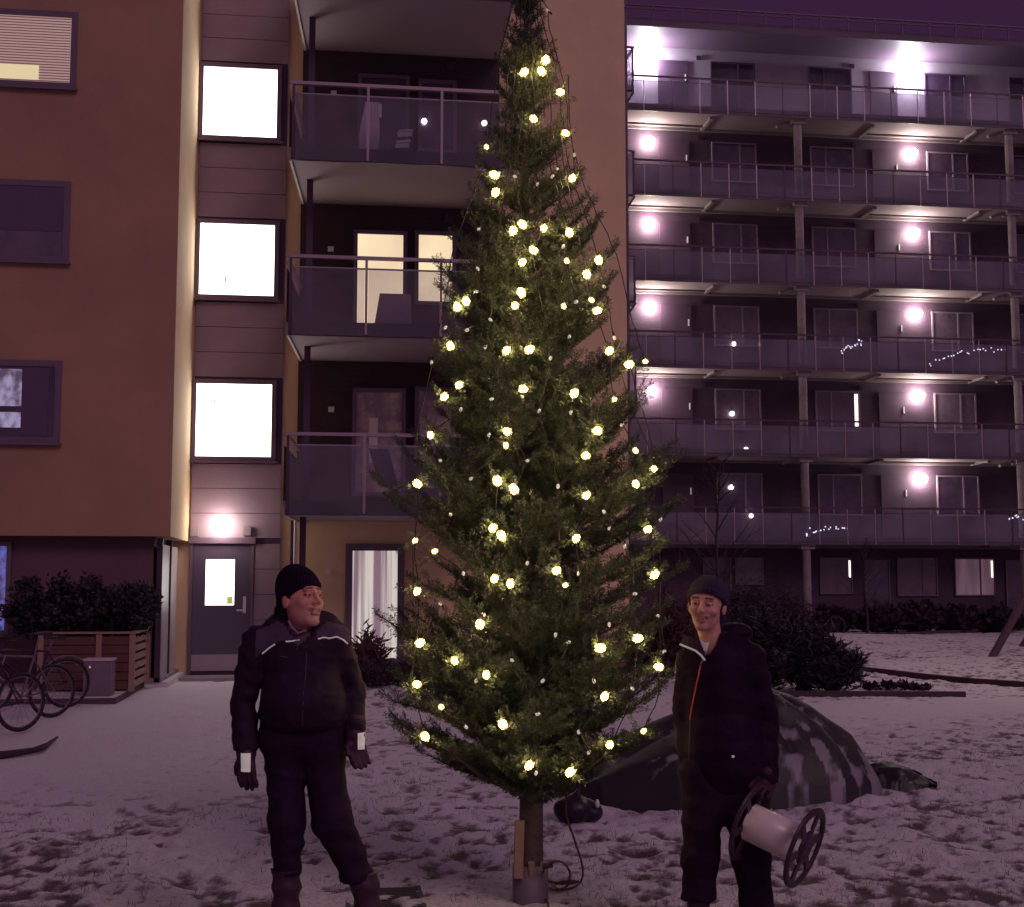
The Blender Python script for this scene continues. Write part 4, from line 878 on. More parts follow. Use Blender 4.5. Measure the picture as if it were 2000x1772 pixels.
# inner collar of a shirt
def shirtA(p): return cap(p, pt(588, 1232, .03), pt(590, 1262, .0), .070, .088) + wrinkle(p, 20, .003)
mk(A1, 'shirt', shirtA, (rng_ax(lx(588) - .12, lx(588) + .12, .007), rng_ax(-.13, .15, .007), rng_ax(1.28, 1.56, .007)), mat('dark_shirt', (.10, .05, .09), .8), man)
MB().tube([A1.wv(pt(566, 1212, -.062)), A1.wv(pt(573, 1224, -.075)), A1.wv(pt(586, 1236, -.085)), A1.wv(pt(602, 1230, -.08))], .006, 8).build('shirt_collar', mat('grey_shirt', (.26, .17, .24), .8), man)
hip = P(590, 1440, YA).z
def trouA(p):
    d = cap(p, pt(562, 1435, .025), pt(630, 1435, .025), .125, .125, 1, 1.02)
    d = su(d, cap(p, pt(565, 1400, .02), pt(628, 1400, .02), .11, .11), .04)
    l = su(cap(p, pt(560, 1460, .03), pt(567, 1600, .015), .100, .078), cap(p, pt(567, 1600, .015), pt(566, 1700, .03), .078, .066), .03)
    r = su(cap(p, pt(628, 1460, .03), pt(653, 1600, .0), .100, .086), cap(p, pt(653, 1600, .0), pt(702, 1708, .02), .084, .074), .03)
    z1 = P(566, 1713, YA).z; z2 = P(700, 1722, YA).z
    fold = .006 * np.sin(p[2] * 60 + 3 * vnoise(p[0] * 8, p[1] * 8, p[2] * 8)) * np.clip((.75 - p[2]) * 2.5, 0, 1)
    l = np.maximum(l + fold, z1 - p[2]); r = np.maximum(r + fold, z2 - p[2]); d = su(d, su(l, r, .015), .05)
    return np.maximum(d, p[2] - 1.10) + wrinkle(p, 8, .007, 4)
mk(A1, 'trousers', trouA, (rng_ax(-.32, .42, .0105), rng_ax(-.22, .24, .0115), rng_ax(.26, 1.14, .0105)), TROUS, man)
for nm, a, tox in (('l', pt(566, 1712, .03), -.03), ('r', pt(712, 1716, .02), .05)):
    a = np.array(a); f = np.array([a[0] + (.0 if nm == 'l' else .055), a[1] + .02, .09])
    def bt(p, a=a, f=f, tox=tox):
        d = cap(p, a + np.array([0, 0, .04]), f, .068, .052); d = su(d, cap(p, f + np.array([0, .01, -.035]), f + np.array([tox, -.19, -.045]), .050, .045), .04)
        d = np.maximum(d, p[2] - (a[2] + .03)); d = np.maximum(d, .006 - p[2]); return d + .005 * np.sin(p[2] * 70) * (p[2] > .1) + wrinkle(p, 10, .004, 9)
    mk(A1, 'boot', bt, (rng_ax(f[0] - .16, f[0] + .16, .01), rng_ax(-.28, .16, .01), rng_ax(-.03, .42, .01)), BOOTM, man)
# gloves
def glove(fig, wr, tip, side, curl, parent, cuff_from, thumb=1, patch=None):
    wr = np.array(wr); tip = np.array(tip); d = tip - wr
    def g(p):
        a = hand(p, wr, d, side, curl, .0125, 1.15, thumb); cf = np.array(cuff_from); c = cap(p, wr + (cf - wr) * .62, wr, .056, .046)
        c = np.maximum(c, p[2] - (wr[2] + .085)); return su(a, c, .015) + wrinkle(p, 18, .003, 2)
    c0 = np.minimum(wr, tip) - .10; c1 = np.maximum(wr, tip) + .12
    o = mk(fig, 'glove', g, tuple(rng_ax(c0[i], c1[i], .0058) for i in range(3)), LEATH, parent)
    if patch is not None:
        def s(p): return g(p)
        pts = []
        V = []; nxp, nzp = 7, 9; (x0, x1, z0, z1) = patch
        for i in range(nxp):
            for j in range(nzp):
                x = x0 + (x1 - x0) * i / (nxp - 1); z = z0 + (z1 - z0) * j / (nzp - 1); V.append((x, surf_y(g, x, z, -.3, .3) - .0035, z))
        V2 = [(a, b + .006, c) for a, b, c in V]; n_ = len(V); Fq = []
        for i in range(nxp - 1):
            for j in range(nzp - 1): k = i * nzp + j; Fq += [(k, k + nzp, k + nzp + 1, k + 1), (n_ + k, n_ + k + 1, n_ + k + nzp + 1, n_ + k + nzp)]
        W = fig.w(np.array(V + V2)); MB().add(W, Fq, 0, True).build('back_patch', mat('white_glove_patch', (.88, .84, .78), .5, emit=(1, .95, .85), es=.16), o)
    return o
tipL = pt(490, 1535, -.05); tipR = pt(708, 1492, -.06)
glove(A1, wrL, tipL, (-1, .35, 0), .35, man, elL, -1, (lx(478), lx(497), P(0, 1515, YA).z, P(0, 1477, YA).z))
glove(A1, wrR, tipR, (1, .45, 0), .4, man, elR, 1, (lx(703), lx(716), P(0, 1472, YA).z, P(0, 1438, YA).z))
# ------------------------------------------------------------------ man on the right
YR = 6.3; oR = P(1415, 1140, YR); R1 = Fig(oR.x, YR, -YAW)
def rx(px): return (P(px, 1200, YR).x - oR.x) / math.cos(YAW)
def pr(px, py, y=0.0): return (rx(px), y, P(px, py, YR).z)
man2 = empty('person', (oR.x, YR, 0), 'smiling man in navy beanie and long black jacket with orange zip, holding a cable reel', 'person')
hc2 = np.array(pr(1380, 1183, -.03)); H2 = (R(-22), R(-1), R(5))
sR, eR, wR_ = pr(1462, 1288, .02), pr(1492, 1410, .07), pr(1486, 1528, -.04)
sL, eL, wL_ = pr(1352, 1292, .06), pr(1342, 1410, .09), pr(1346, 1510, .02)
hR_tip = tuple(np.array(pr(1478, 1612, -.10)))
def bodyR(p):
    q = rotp(p, hc2, *H2); d = head_sdf([c / 1.05 for c in q]) * 1.05
    d = su(d, cap(p, hc2 + np.array([.008, .03, -.06]), pr(1392, 1275, .03), .054, .058), .03)
    d = su(d, cap(p, pr(1405, 1310, .04), pr(1412, 1480, .03), .085, .10, 1.1, .8), .05)
    for S_, E_, W_ in ((sR, eR, wR_), (sL, eL, wL_)):
        d = su(d, np.minimum(cap(p, S_, E_, .036, .034), cap(p, E_, W_, .034, .026)), .02)
    d = su(d, cap(p, pr(1375, 1540, .03), pr(1362, 1680, .0), .075, .055), .03); d = su(d, cap(p, pr(1362, 1680, 0), pr(1362, 1800, .03), .055, .038), .03)
    d = su(d, cap(p, pr(1440, 1540, .03), pr(1462, 1680, .0), .075, .055), .03); d = su(d, cap(p, pr(1462, 1680, 0), pr(1470, 1800, .03), .055, .038), .03)
    return d
axs = (np.concatenate([rng_ax(-.35, hc2[0] - .12, .02), rng_ax(hc2[0] - .115, hc2[0] + .115, .0042), rng_ax(hc2[0] + .125, .4, .02)]),
       np.concatenate([rng_ax(-.165, .12, .0046), rng_ax(.135, .24, .02)]), np.concatenate([rng_ax(.15, hc2[2] - .17, .02), rng_ax(hc2[2] - .165, hc2[2] + .13, .0042)]))
def miR(c):
    q = np.stack(rotp([c[:, 0], c[:, 1], c[:, 2]], hc2, *H2), 1) / 1.05
    m = head_mats(q, 0); m[c[:, 2] < hc2[2] - .16] = 0; m[np.abs(q[:, 0]) > .09] = 0; return m
mk(R1, 'body', bodyR, axs, HM(SKIN), man2, miR)
hB = hatfn(hc2, *H2, 1.08, 1.0, ((0, .085, .04), (.066, .058, .066)), (.062, -.50, .0))
mk(R1, 'beanie', hB, (rng_ax(hc2[0] - .14, hc2[0] + .16, .0042), rng_ax(hc2[1] - .14, hc2[1] + .2, .0046), rng_ax(hc2[2] - .12, hc2[2] + .19, .0042)), KNITN, man2)
def jackR(p):
    d = cap(p, pr(1405, 1310, .04), pr(1414, 1500, .03), .150, .165, 1.12, .82)
    d = su(d, cap(p, pr(1372, 1292, .05), pr(1455, 1288, .03), .080, .082), .06)
    d = su(d, ell(p, pr(1440, 1238, .09), (.085, .075, .055)), .05)      # hood folded on the back
    d = su(d, ell(p, pr(1412, 1480, .02), (.19, .15, .22)), .05)
    hem = P(1410, 1562, YR).z; d = np.maximum(d, hem - p[2] + .006 * vnoise(p[0] * 15, p[1] * 9, 1))
    for S_, E_, W_, r in ((sR, eR, wR_, 1), (sL, eL, wL_, .85)):
        a = np.minimum(cap(p, S_, E_, .080 * r, .068 * r), cap(p, E_, W_, .066 * r, .052 * r)); a = np.maximum(a, W_[2] + .01 - p[2])
        a = a + .003 * np.sin(p[2] * 62 + 4 * vnoise(p[0] * 9, p[1] * 9, p[2] * 7)) ; d = su(d, a, .022)
    col = np.maximum(cap(p, pr(1395, 1275, .04), pr(1400, 1228, .03), .105, .085), p[2] - (P(1395, 1240, YR).z + .33 * (p[1] + .03) + .12 * (p[0] - rx(1385))))
    d = su(d, col, .02)
    nk = cap(p, hc2 + np.array([0, -.01, -.09]), pr(1384, 1285, -.03), .066, .03); d = ss(d, nk, .008)
    vv = cap(p, pr(1376, 1235, -.17), pr(1368, 1282, -.15), .07, .012); d = ss(d, vv, .01)
    return d + .0022 * np.cos(p[2] * 58 + 2.5 * vnoise(p[0] * 5, p[1] * 5, p[2] * 3)) + wrinkle(p, 9, .005, 7)
jr = mk(R1, 'jacket', jackR, (rng_ax(-.36, .38, .0095), rng_ax(-.26, .28, .0105), rng_ax(.62, 1.58, .0095)), mat('black_puffer_cloth', (.019, .004, .021), .6, bump=(30, .3, .008), noise=(9, (.028, .007, .031), .4, .75), spec=.08), man2)
ORZ = mat('orange_zip', (.80, .12, .09), .45)
strip(R1, jackR, [(rx(1366), P(0, 1310, YR).z), (rx(1358), P(0, 1350, YR).z), (rx(1350), P(0, 1398, YR).z), (rx(1347), P(0, 1425, YR).z)], .0042, 'orange_zip', ORZ, jr, 0)
strip(R1, jackR, [(rx(1347), P(0, 1425, YR).z), (rx(1344), P(0, 1480, YR).z), (rx(1342), P(0, 1550, YR).z)], .004, 'zip', MATS['dark_zip'], jr, 0)
ZG = mat('grey_zip_edge', (.30, .22, .30), .5)
strip(R1, jackR, [(rx(1384), P(0, 1258, YR).z), (rx(1376), P(0, 1284, YR).z), (rx(1366), P(0, 1308, YR).z)], .0035, 'zip', ZG, jr, 0)
# open collar flap with pale piping
q = [pr(1324, 1257, -.13), pr(1336, 1262, -.16), pr(1350, 1268, -.185), pr(1360, 1277, -.19), pr(1367, 1286, -.175)]
MB().tube([R1.wv(a) for a in q], .0048, 6).build('collar_piping', REFL, jr)
top = [pr(1335, 1240, -.03), pr(1348, 1244, -.08), pr(1358, 1250, -.10), pr(1366, 1262, -.12), pr(1372, 1284, -.14)]
m = MB(); V = [R1.wv(a) for a in q] + [R1.wv(a) for a in top]; V += [v + Vector((.004, .012, 0)) for v in V]
Fq = [(i, i + 1, i + 6, i + 5) for i in range(4)] + [(i + 10, i + 15, i + 16, i + 11) for i in range(4)]; m.add(V, Fq, 0, True); m.build('collar_flap', BLACKC, jr)
m = MB(); V = [pr(1362, 1246, -.105), pr(1372, 1254, -.11), pr(1380, 1253, -.105), pr(1370, 1270, -.118), pr(1374, 1270, -.118)]
m.add([R1.wv(v) for v in V] + [R1.wv((v[0], v[1] + .03, v[2])) for v in V], [(0, 3, 4, 1), (1, 4, 2), (5, 6, 9, 8), (0, 1, 6, 5), (1, 2, 7, 6)], 0, False); m.build('shirt', mat('white_tee', (.80, .78, .70), .8), man2)
for (a, b, c, d_) in ((1416, 1422, 1493, 1500),):
    strip(R1, jackR, [(rx(a), P(0, 1496, YR).z), (rx(c and 1421), P(0, 1496, YR).z)], .007, 'jacket_badge', REFL, jr, -.002)
# trousers, low and baggy
def trouR(p):
    d = cap(p, pr(1375, 1510, .03), pr(1448, 1510, .03), .110, .110)
    l = su(cap(p, pr(1375, 1520, .03), pr(1362, 1680, .0), .112, .080), cap(p, pr(1362, 1680, .0), pr(1362, 1752, .03), .082, .082), .03)
    r = su(cap(p, pr(1447, 1520, .03), pr(1459, 1680, .0), .112, .083), cap(p, pr(1459, 1680, .0), pr(1470, 1790, .03), .083, .082), .03)
    l = np.maximum(l, P(1362, 1760, YR).z - p[2]); r = np.maximum(r, P(1462, 1792, YR).z - p[2])
    d = su(d, su(l, r, .02), .05); d = su(d, ell(p, pr(1412, 1560, .02), (.10, .10, .12)), .04)
    return np.maximum(d, p[2] - 1.0) + wrinkle(p, 7, .008, 12)
tr = mk(R1, 'trousers', trouR, (rng_ax(-.30, .34, .0105), rng_ax(-.2, .24, .0115), rng_ax(.06, 1.03, .0105)), TROUS, man2)
strip(R1, trouR, [(rx(1427), P(0, 1572, YR).z), (rx(1430), P(0, 1572, YR).z)], .004, 'logo', REFL, tr, .0)
for nm, fx, z_ in (('l', 1361, 1765), ('r', 1470, 1795)):
    f = np.array(pr(fx, 1800, .03)); f[2] = .08
    def bt(p, f=f):
        d = cap(p, f + np.array([0, 0, .14]), f, .055, .052); d = su(d, cap(p, f + np.array([-.01, 0, -.03]), f + np.array([-.055, -.17, -.038]), .048, .042), .04)
        d = np.maximum(d, .006 - p[2]); return d + wrinkle(p, 10, .004, 9)
    mk(R1, 'boot', bt, (rng_ax(f[0] - .17, f[0] + .12, .01), rng_ax(-.26, .14, .01), rng_ax(-.03, .3, .01)), BOOTM, man2)
# cable reel
rl0, rl1 = P(1466, 1606, 6.16), P(1572, 1656, 5.98)
axd = (rl1 - rl0).normalized(); s1 = axd.cross(Vector((0, 0, 1))).normalized(); s2 = axd.cross(s1)
RE = empty('cable_reel', (rl0 + rl1) / 2, 'empty white cable reel with dark spoked end wheels held by the man on the right', 'cable reel')
Lr = (rl1 - rl0).length
MB().lathe([(.088, 0), (.088, Lr), (.082, Lr), (.082, 0), (.088, 0)], rl0, 32, 0, (s1, s2, axd)).build('drum', mat('white_drum_plastic', (.80, .70, .66), .3, spec=.6), RE)
DK = mat('dark_reel_plastic', (.05, .018, .04), .4)
for c in (rl0, rl1):
    fl = MB().torus(c, .178, .010, (s1, s2, axd), 40, 8)
    prof_ = [(.192, -.006), (.192, .006), (.158, .006), (.158, -.006), (.192, -.006)]; fl.lathe(prof_, c, 40, 0, (s1, s2, axd))
    fl.lathe([(.001, -.008), (.075, -.008), (.075, .008), (.001, .008)], c, 28, 0, (s1, s2, axd)); o = fl.build('end_wheel', DK, RE)
    sp_ = MB()
    for k in range(6):
        a = math.pi / 3 * k + .2; dv = s1 * math.cos(a) + s2 * math.sin(a); tv = axd.cross(dv); sp_.obox(c + dv * .115, (dv, tv, axd), .048, .017, .0055)
    sp_.build('spokes', DK, o)
MB().tube([rl0 - axd * .045, rl0 + axd * .02], .013, 10).build('axle', DK, RE)
q = P(1464, 1606, 6.07); MB().sphere(rl0 + axd * .03 - s1 * 0 + Vector((0, -.0885, -.012)), .006, 8).build('screw', DK, RE)
# bare-handed grip on the near wheel's upper rim: glove closing over it
grip = rl0 + Vector((.035, 0, .165))
R1inv = lambda v: tuple((np.array([[R1.c, R1.s_, 0], [-R1.s_, R1.c, 0], [0, 0, 1]]) @ (np.array(v) - R1.o)))
gp = np.array(R1inv(grip)); wv_ = np.array(wR_)
def gloveR(p):
    d = hand(p, wv_ + (0, 0, -.0), (gp - wv_), (.6, 1, 0), 1.15, .0115, 1.1, 1); c = cap(p, wv_ + np.array([0, .01, .05]), wv_, .05, .042)
    return su(d, c, .015)
c0 = np.minimum(wv_, gp) - .14; c1 = np.maximum(wv_, gp) + .14
mk(R1, 'glove', gloveR, tuple(rng_ax(c0[i], c1[i], .0058) for i in range(3)), LEATH, man2)
wl = np.array(wL_)
mk(R1, 'glove', lambda p: hand(p, wl, (0, -.1, -1), (.3, 1, 0), .5, .0115, 1.1, -1), tuple(rng_ax(wl[i] - (.25 if i == 2 else .10), wl[i] + .10, .0058) for i in range(3)), LEATH, man2)
# black bag
qb = G(1128, 1600)
def bag(p): return su(su(ell(p, (-.03, 0, .07), (.14, .13, .10)), ell(p, (.09, .02, .05), (.10, .10, .08)), .03), cap(p, (-.03, 0, .13), (.02, -.02, .235), .045, .012), .05) + .012 * vnoise(p[0] * 14 + 11, p[1] * 14 + 2, p[2] * 9 + 5)
V, Fc = surface(bag, rng_ax(-.25, .25, .012), rng_ax(-.22, .22, .012), rng_ax(-.06, .3, .012))
npmesh('bag_body', V + np.array([qb.x, qb.y, 0]), Fc, mat('black_plastic', (.022, .009, .022), .42, bump=(9, .4, .02)), BAG)
MB().sphere((qb.x + .13, qb.y - .08, .12), .018, 8, 0, (1, 1, 1.8)).build('tag', WHITEPL, BAG)
# ------------------------------------------------------------------ platform, planter, box, bikes at the left
xk = G(242, 1365).x
m = MB(); m.box(-40, xk, 19.75, YL + .34, -.1, .10); m.box(XL - 3, XL - .02, YL + .345, YB, -.1, .098)
tag(m.build('raised_terrace', mat('terrace_snow', (.70, .62, .68), .8, noise=(4, (.55, .46, .52), .4, .7), bump=(12, .5, .02)), None), kind='structure')
m = MB(); m.box(-40, xk + .012, 19.73, 19.749, -.1, .085); m.box(xk + .001, xk + .02, 19.75, YB, -.1, .085); tag(m.build('terrace_kerb', mat('dark_kerb', (.10, .055, .08), .8)), kind='structure')
BWOOD = mat('planter_boards', (.135, .052, .05), .75, noise=(6, (.10, .038, .04), .35, .7), bump=(20, .3, .01)); LWOOD = mat('planter_trim', (.33, .19, .16), .7, bump=(20, .3, .01))
py0, py1, pz = 20.75, 22.4, P(262, 1238, 20.7).z; px1 = X(262, 20.7); px0 = X(84, 20.7)
PL = empty('planter_box', ((px0 + px1) / 2, 21.5, .1), 'long brown wooden planter box of horizontal boards filled with dark bushes', 'planter')
m = MB()
for i in range(6):
    z0 = .13 + i * (pz - .16) / 6; z1 = z0 + (pz - .16) / 6 - .012; m.box(px0, px1, py0, py0 + .03, z0, z1)
m.build('front_board', BWOOD, PL)
MB().box(px0, px1, py1 - .03, py1, .13, pz - .03).build('back_board', BWOOD, PL)
for i in range(6):
    z0 = .15 + i * (pz - .16) / 6; MB().box(px1 - .03, px1 + .0, py0 + .1, py1 - .1, z0, z0 + .085).build('end_slat', LWOOD, PL); MB().box(px0, px0 + .03, py0 + .1, py1 - .1, z0, z0 + .085).build('end_slat', LWOOD, PL)

for xx in (px0, px1, X(197, 20.7)):
    for yy in (py0, py1): MB().box(xx - .05, xx + .03, yy - .02 if yy == py0 else yy - .06, yy + .06 if yy == py0 else yy + .02, .1, pz - .001).build('corner_post', LWOOD, PL)
m = MB(); m.box(px0 - .06, px1 + .05, py0 - .04, py0 + .07, pz, pz + .03); m.box(px0 - .06, px1 + .05, py1 - .07, py1 + .04, pz, pz + .03); m.box(px1 - .05, px1 + .05, py0 + .07, py1 - .07, pz, pz + .03); m.box(px0 - .06, px0 + .05, py0 + .07, py1 - .07, pz, pz + .03); m.build('rim', LWOOD, PL)
MB().box(px0 + .03, px1 - .03, py0 + .03, py1 - .03, .3, pz - .08).build('soil', mat('soil', (.05, .03, .035), .9), PL)
def shrub(name, cx_, cy_, z0, rx_, ry_, h, nleaf, leaf, col, label, cat, group, seed, rag=.35, stems=7, narrow=False):
    g = np.random.default_rng(seed); root = empty(name, (cx_, cy_, z0), label, cat, group)
    m = MB(); tips = []
    for i in range(stems * 3):
        a = g.random() * 6.28; e_ = g.random() ** .6; tx = cx_ + math.cos(a) * rx_ * e_ * .9; ty = cy_ + math.sin(a) * ry_ * e_ * .9; tz = z0 + h * (.35 + .62 * g.random()) * (1 - .35 * e_)
        p0 = Vector((cx_ + g.normal() * rx_ * .12, cy_ + g.normal() * ry_ * .12, z0 - .02)); p2 = Vector((tx, ty, tz)); p1 = p0.lerp(p2, .5) + Vector((0, 0, h * .12))
        m.tube([p0, p1, p2], [.014 * h, .009 * h, .003 * h], 5, cap=False); tips += [np.array(p1.lerp(p2, t)) for t in (.3, .6, 1.0)] + [np.array(p0.lerp(p1, .7))]
    m.build('stems', mat('shrub_stems', (.10, .055, .06), .85), root)
    tips = np.array(tips); k = g.integers(0, len(tips), nleaf); c = tips[k] + g.normal(size=(nleaf, 3)) * np.array([rx_, ry_, h * .6]) * .11 * (1 + rag * g.random((nleaf, 1)))
    q = (c - [cx_, cy_, z0]) / [rx_, ry_, h]; c = c[(q[:, 2] > .0) & ((q[:, 0] ** 2 + q[:, 1] ** 2) < 1.15)]; n = len(c)
    d = g.normal(size=(n, 3)); d[:, 2] = np.abs(d[:, 2]) * .8; d /= np.linalg.norm(d, axis=1)[:, None]; s = np.cross(d, g.normal(size=(n, 3))); s /= np.linalg.norm(s, axis=1)[:, None]
    l = leaf * (.6 + .8 * g.random((n, 1))); wd = l * (.10 if narrow else .28); V = np.stack([c - s * wd * .3, c + d * l * .5 - s * wd, c + d * l, c + d * l * .5 + s * wd], 1).reshape(-1, 3)
    npmesh('foliage', V, np.arange(n * 4).reshape(-1, 4), col, root, smooth=False); return root
DG = mat('dark_evergreen_leaves', (.030, .022, .030), .7, noise=(3, (.045, .036, .040), .4, .7)); DR = mat('dark_red_twigs', (.075, .028, .042), .8); DP = mat('dark_shrub_leaves', (.042, .018, .042), .8)
for i, (qx, wd_, tp, lb) in enumerate(((62, .45, 1132, 'low dark round bush at the left end of the planter row'), (122, .42, 1128, 'dark bush with wispy top, second from left in the planter'), (178, .5, 1118, 'tall dark bushy shrub in the middle of the planter'), (226, .35, 1135, 'thin ragged dark shrub between the two tallest planter bushes'), (258, .42, 1128, 'rounded dense dark bush at the right end of the planter'))):
    cxx = X(qx, 21.5); shrub('planter_bush', cxx, 21.55, pz - .1, wd_, .6, P(qx, tp, 21.5).z - pz + .1, 5200, .085, DG, lb, 'bush', 'bushes in the planter', 40 + i)
q = P(197, 1352, 19.87); bxx0, bxx1 = X(169, 19.87), X(213, 19.87)
UB = empty('utility_box', ((bxx0 + bxx1) / 2, 20, .1), 'small grey rectangular metal cabinet on the terrace edge beside the bicycles', 'cabinet')
MB().box(bxx0, bxx1 + .07, 19.84, 20.2, .102, .60).build('cabinet_body', mat('grey_cabinet', (.22, .15, .21), .5, .2, noise=(3, (.18, .12, .17), .4, .7)), UB)
MB().box(bxx0 - .01, bxx1 + .08, 19.82, 20.22, .601, .63).build('lid', mat('cabinet_lid', (.55, .47, .52), .5), UB)
# bicycles
TYRE = mat('tyre_rubber', (.022, .008, .02), .7); RIM = mat('wheel_rim', (.18, .13, .17), .35, .6); FRB = mat('grey_bike_frame', (.17, .11, .15), .4, .3); FRD = mat('black_bike_frame', (.04, .015, .04), .4, .2); SAD = mat('black_saddle', (.035, .015, .035), .5, spec=.6)
def bicycle(label, rear, yaw, fm, group, parts=True, name='bicycle', seat_h=1.0, guard=True):
    """rear = ground contact of the rear wheel; the bicycle points along yaw"""
    rt = empty(name, (rear[0], rear[1], 0), label, 'bicycle', group); d = Vector((math.cos(yaw), math.sin(yaw), 0)); s = Vector((-d.y, d.x, 0)); u = Vector((0, 0, 1)); o = Vector((rear[0], rear[1], 0))
    def q(a, b, c=0): return o + d * a + u * b + s * c
    for a in (0, 1.06):
        c = q(a, .34); wh = MB().torus(c, .318, .021, (d, u, s), 40, 8).build('wheel', TYRE, rt)
        MB().torus(c, .292, .009, (d, u, s), 36, 6).build('rim', RIM, wh)
        m = MB()
        for k in range(18):
            an = k * math.pi / 9; m.tube([c + s * .02 * (-1) ** k, c + d * .29 * math.cos(an) + u * .29 * math.sin(an)], .0016, 3, cap=False)
        m.tube([c - s * .05, c + s * .05], .018, 8); m.build('spokes', RIM, wh)
    bb = q(.43, .29); st = q(.27, .78); ht = q(.86, .82); hb = q(.90, .68)
    m = MB(); m.tube([bb, st], .016, 8).tube([st, ht], .015, 8).tube([bb, hb], .017, 8).tube([ht + (ht - hb) * .3, hb], .018, 8)
    for e_ in (-.05, .05): m.tube([bb, q(0, .34, e_)], .009, 6).tube([st + u * -.03, q(0, .34, e_)], .008, 6).tube([hb, q(1.06, .34, e_)], .011, 6)
    m.build('frame', fm, rt)
    MB().tube([st, q(.22, seat_h - .06)], .013, 8).build('seat_post', RIM, rt)
    sd = MB(); sd.add([q(.05, seat_h, -.07), q(.05, seat_h, .07), q(.18, seat_h + .01, .06), q(.18, seat_h + .01, -.06), q(.34, seat_h, .018), q(.34, seat_h, -.018), q(.06, seat_h - .05, -.05), q(.06, seat_h - .05, .05), q(.2, seat_h - .03, .03), q(.2, seat_h - .03, -.03), q(.34, seat_h - .03, .01), q(.34, seat_h - .03, -.01)],
        [(0, 1, 2, 3), (3, 2, 4, 5), (6, 9, 8, 7), (9, 11, 10, 8), (0, 6, 7, 1), (1, 7, 8, 2), (3, 9, 6, 0), (2, 8, 10, 4), (5, 11, 9, 3), (4, 10, 11, 5)], 0, True); sd.build('saddle', SAD, rt)
    hs = ht + (ht - hb) * .75 + u * .08; MB().tube([ht + (ht - hb) * .3, hs], .012, 6).tube(smooth_pts([hs - s * .29 - d * .12, hs - s * .2, hs, hs + s * .2, hs + s * .29 - d * .12], 4), .012, 6).build('handlebar', FRD, rt)
    MB().torus(bb, .085, .006, (d, u, s), 20, 6).tube([bb - s * .06, bb - s * .06 + u * -.12 + d * .1], .009, 6).tube([bb + s * .06, bb + s * .06 + u * .12 - d * .1], .009, 6).build('crank', RIM, rt)
    if guard:
        c = q(0, .34); pp = [c + (d * math.cos(an) + u * math.sin(an)) * .372 for an in np.linspace(.3, 2.85, 12)]; m = MB().tube(pp, .012, 6); m.build('mudguard', FRB, rt)
        MB().tube([q(-.32, .55), q(-.335, .53)], .016, 8).build('rear_reflector', mat('reflector', (.8, .3, .25), .3, emit=(1, .7, .6), es=.3), rt)
    return rt
g1 = G(128, 1383); g2 = G(100, 1402); g3 = G(38, 1430)
bicycle('black bicycle with a rear mudguard parked nearest the grey cabinet', (g1.x, g1.y), R(180 + 34), FRD, 'bicycles at the terrace edge', seat_h=.98)
bicycle('grey framed bicycle with a high saddle, middle one of the parked three', (g2.x, g2.y), R(180 + 44), FRB, 'bicycles at the terrace edge', seat_h=1.08, guard=False)
bicycle('dark bicycle nearest the left edge, its rear wheel lowest of the three', (g3.x, g3.y), R(180 + 50), FRD, 'bicycles at the terrace edge', seat_h=.95, guard=False)
g4 = G(1656, 1246); bicycle('distant dark bicycle parked before the gallery building behind the conifer shrub', (g4.x, 41.5), R(175), FRD, None, seat_h=.95, guard=False)
# branch on the snow, drain grate
pts = [gpt(a, b, .03) for a, b in ((-30, 1478), (10, 1474), (50, 1468), (82, 1462), (98, 1450), (112, 1440))]
m = MB().tube(smooth_pts(pts, 4), [.045 - .0016 * i for i in range(21)], 8); m.tube([pts[2], pts[2] + vec(.15, .3, .05)], [.015, .005], 5); tag(m.build('fallen_branch', mat('wet_bark', (.045, .02, .04), .8, bump=(20, .6, .01))), 'dark bent branch lying on the snow below the bicycles', 'branch')
GR = G(752, 1760); m = MB()
for i in range(14): m.box(GR.x - .19, GR.x + .19, GR.y - .26 + i * .04, GR.y - .26 + i * .04 + .018, .0, .009)
m.box(GR.x - .21, GR.x - .19, GR.y - .28, GR.y + .3, 0, .012); m.box(GR.x + .19, GR.x + .21, GR.y - .28, GR.y + .3, 0, .012)
tag(m.build('drain_grate', mat('iron_grate', (.035, .015, .03), .6)), 'dark slatted iron grate in the snow at the left man boot', 'grate')
# right side: timber edging, kerbs
KB = mat('dark_edging_timber', (.075, .035, .06), .8, bump=(14, .4, .02))
def edging(name, pts, w_, h_, label, m_=KB):
    m = MB()
    for i in range(len(pts) - 1):
        a, b = pts[i], pts[i + 1]; d = (b - a).normalized(); s = Vector((-d.y, d.x, 0)); m.obox((a + b) / 2 + Vector((0, 0, h_ / 2 - .02)), (d, s, Vector((0, 0, 1))), (b - a).length / 2 - .002, w_ / 2, h_ / 2)
    return tag(m.build(name, m_), label, 'edging', 'timber edgings on the lawn')
gg = lambda a, b: Vector((G(a, b).x, G(a, b).y, 0))
edging('edging_board', [gg(1380, 1358), gg(1885, 1360)], .10, .09, 'straight dark timber board lying in the snow right of the conifer shrub')
edging('edging_board', [gg(1690, 1311), gg(1800, 1324), gg(1900, 1334), gg(2060, 1345)], .10, .10, 'long curved dark edging running out to the right frame edge')
edging('edging_board', [gg(1600, 1243), gg(1720, 1243), gg(1830, 1238), gg(2060, 1230)], .12, .12, 'far dark edging along the foot of the gallery building lawn')
edging('edging_board', [gg(690, 1332), gg(760, 1333)], .08, .08, 'short dark edging below the curtained patio door left of the fir')
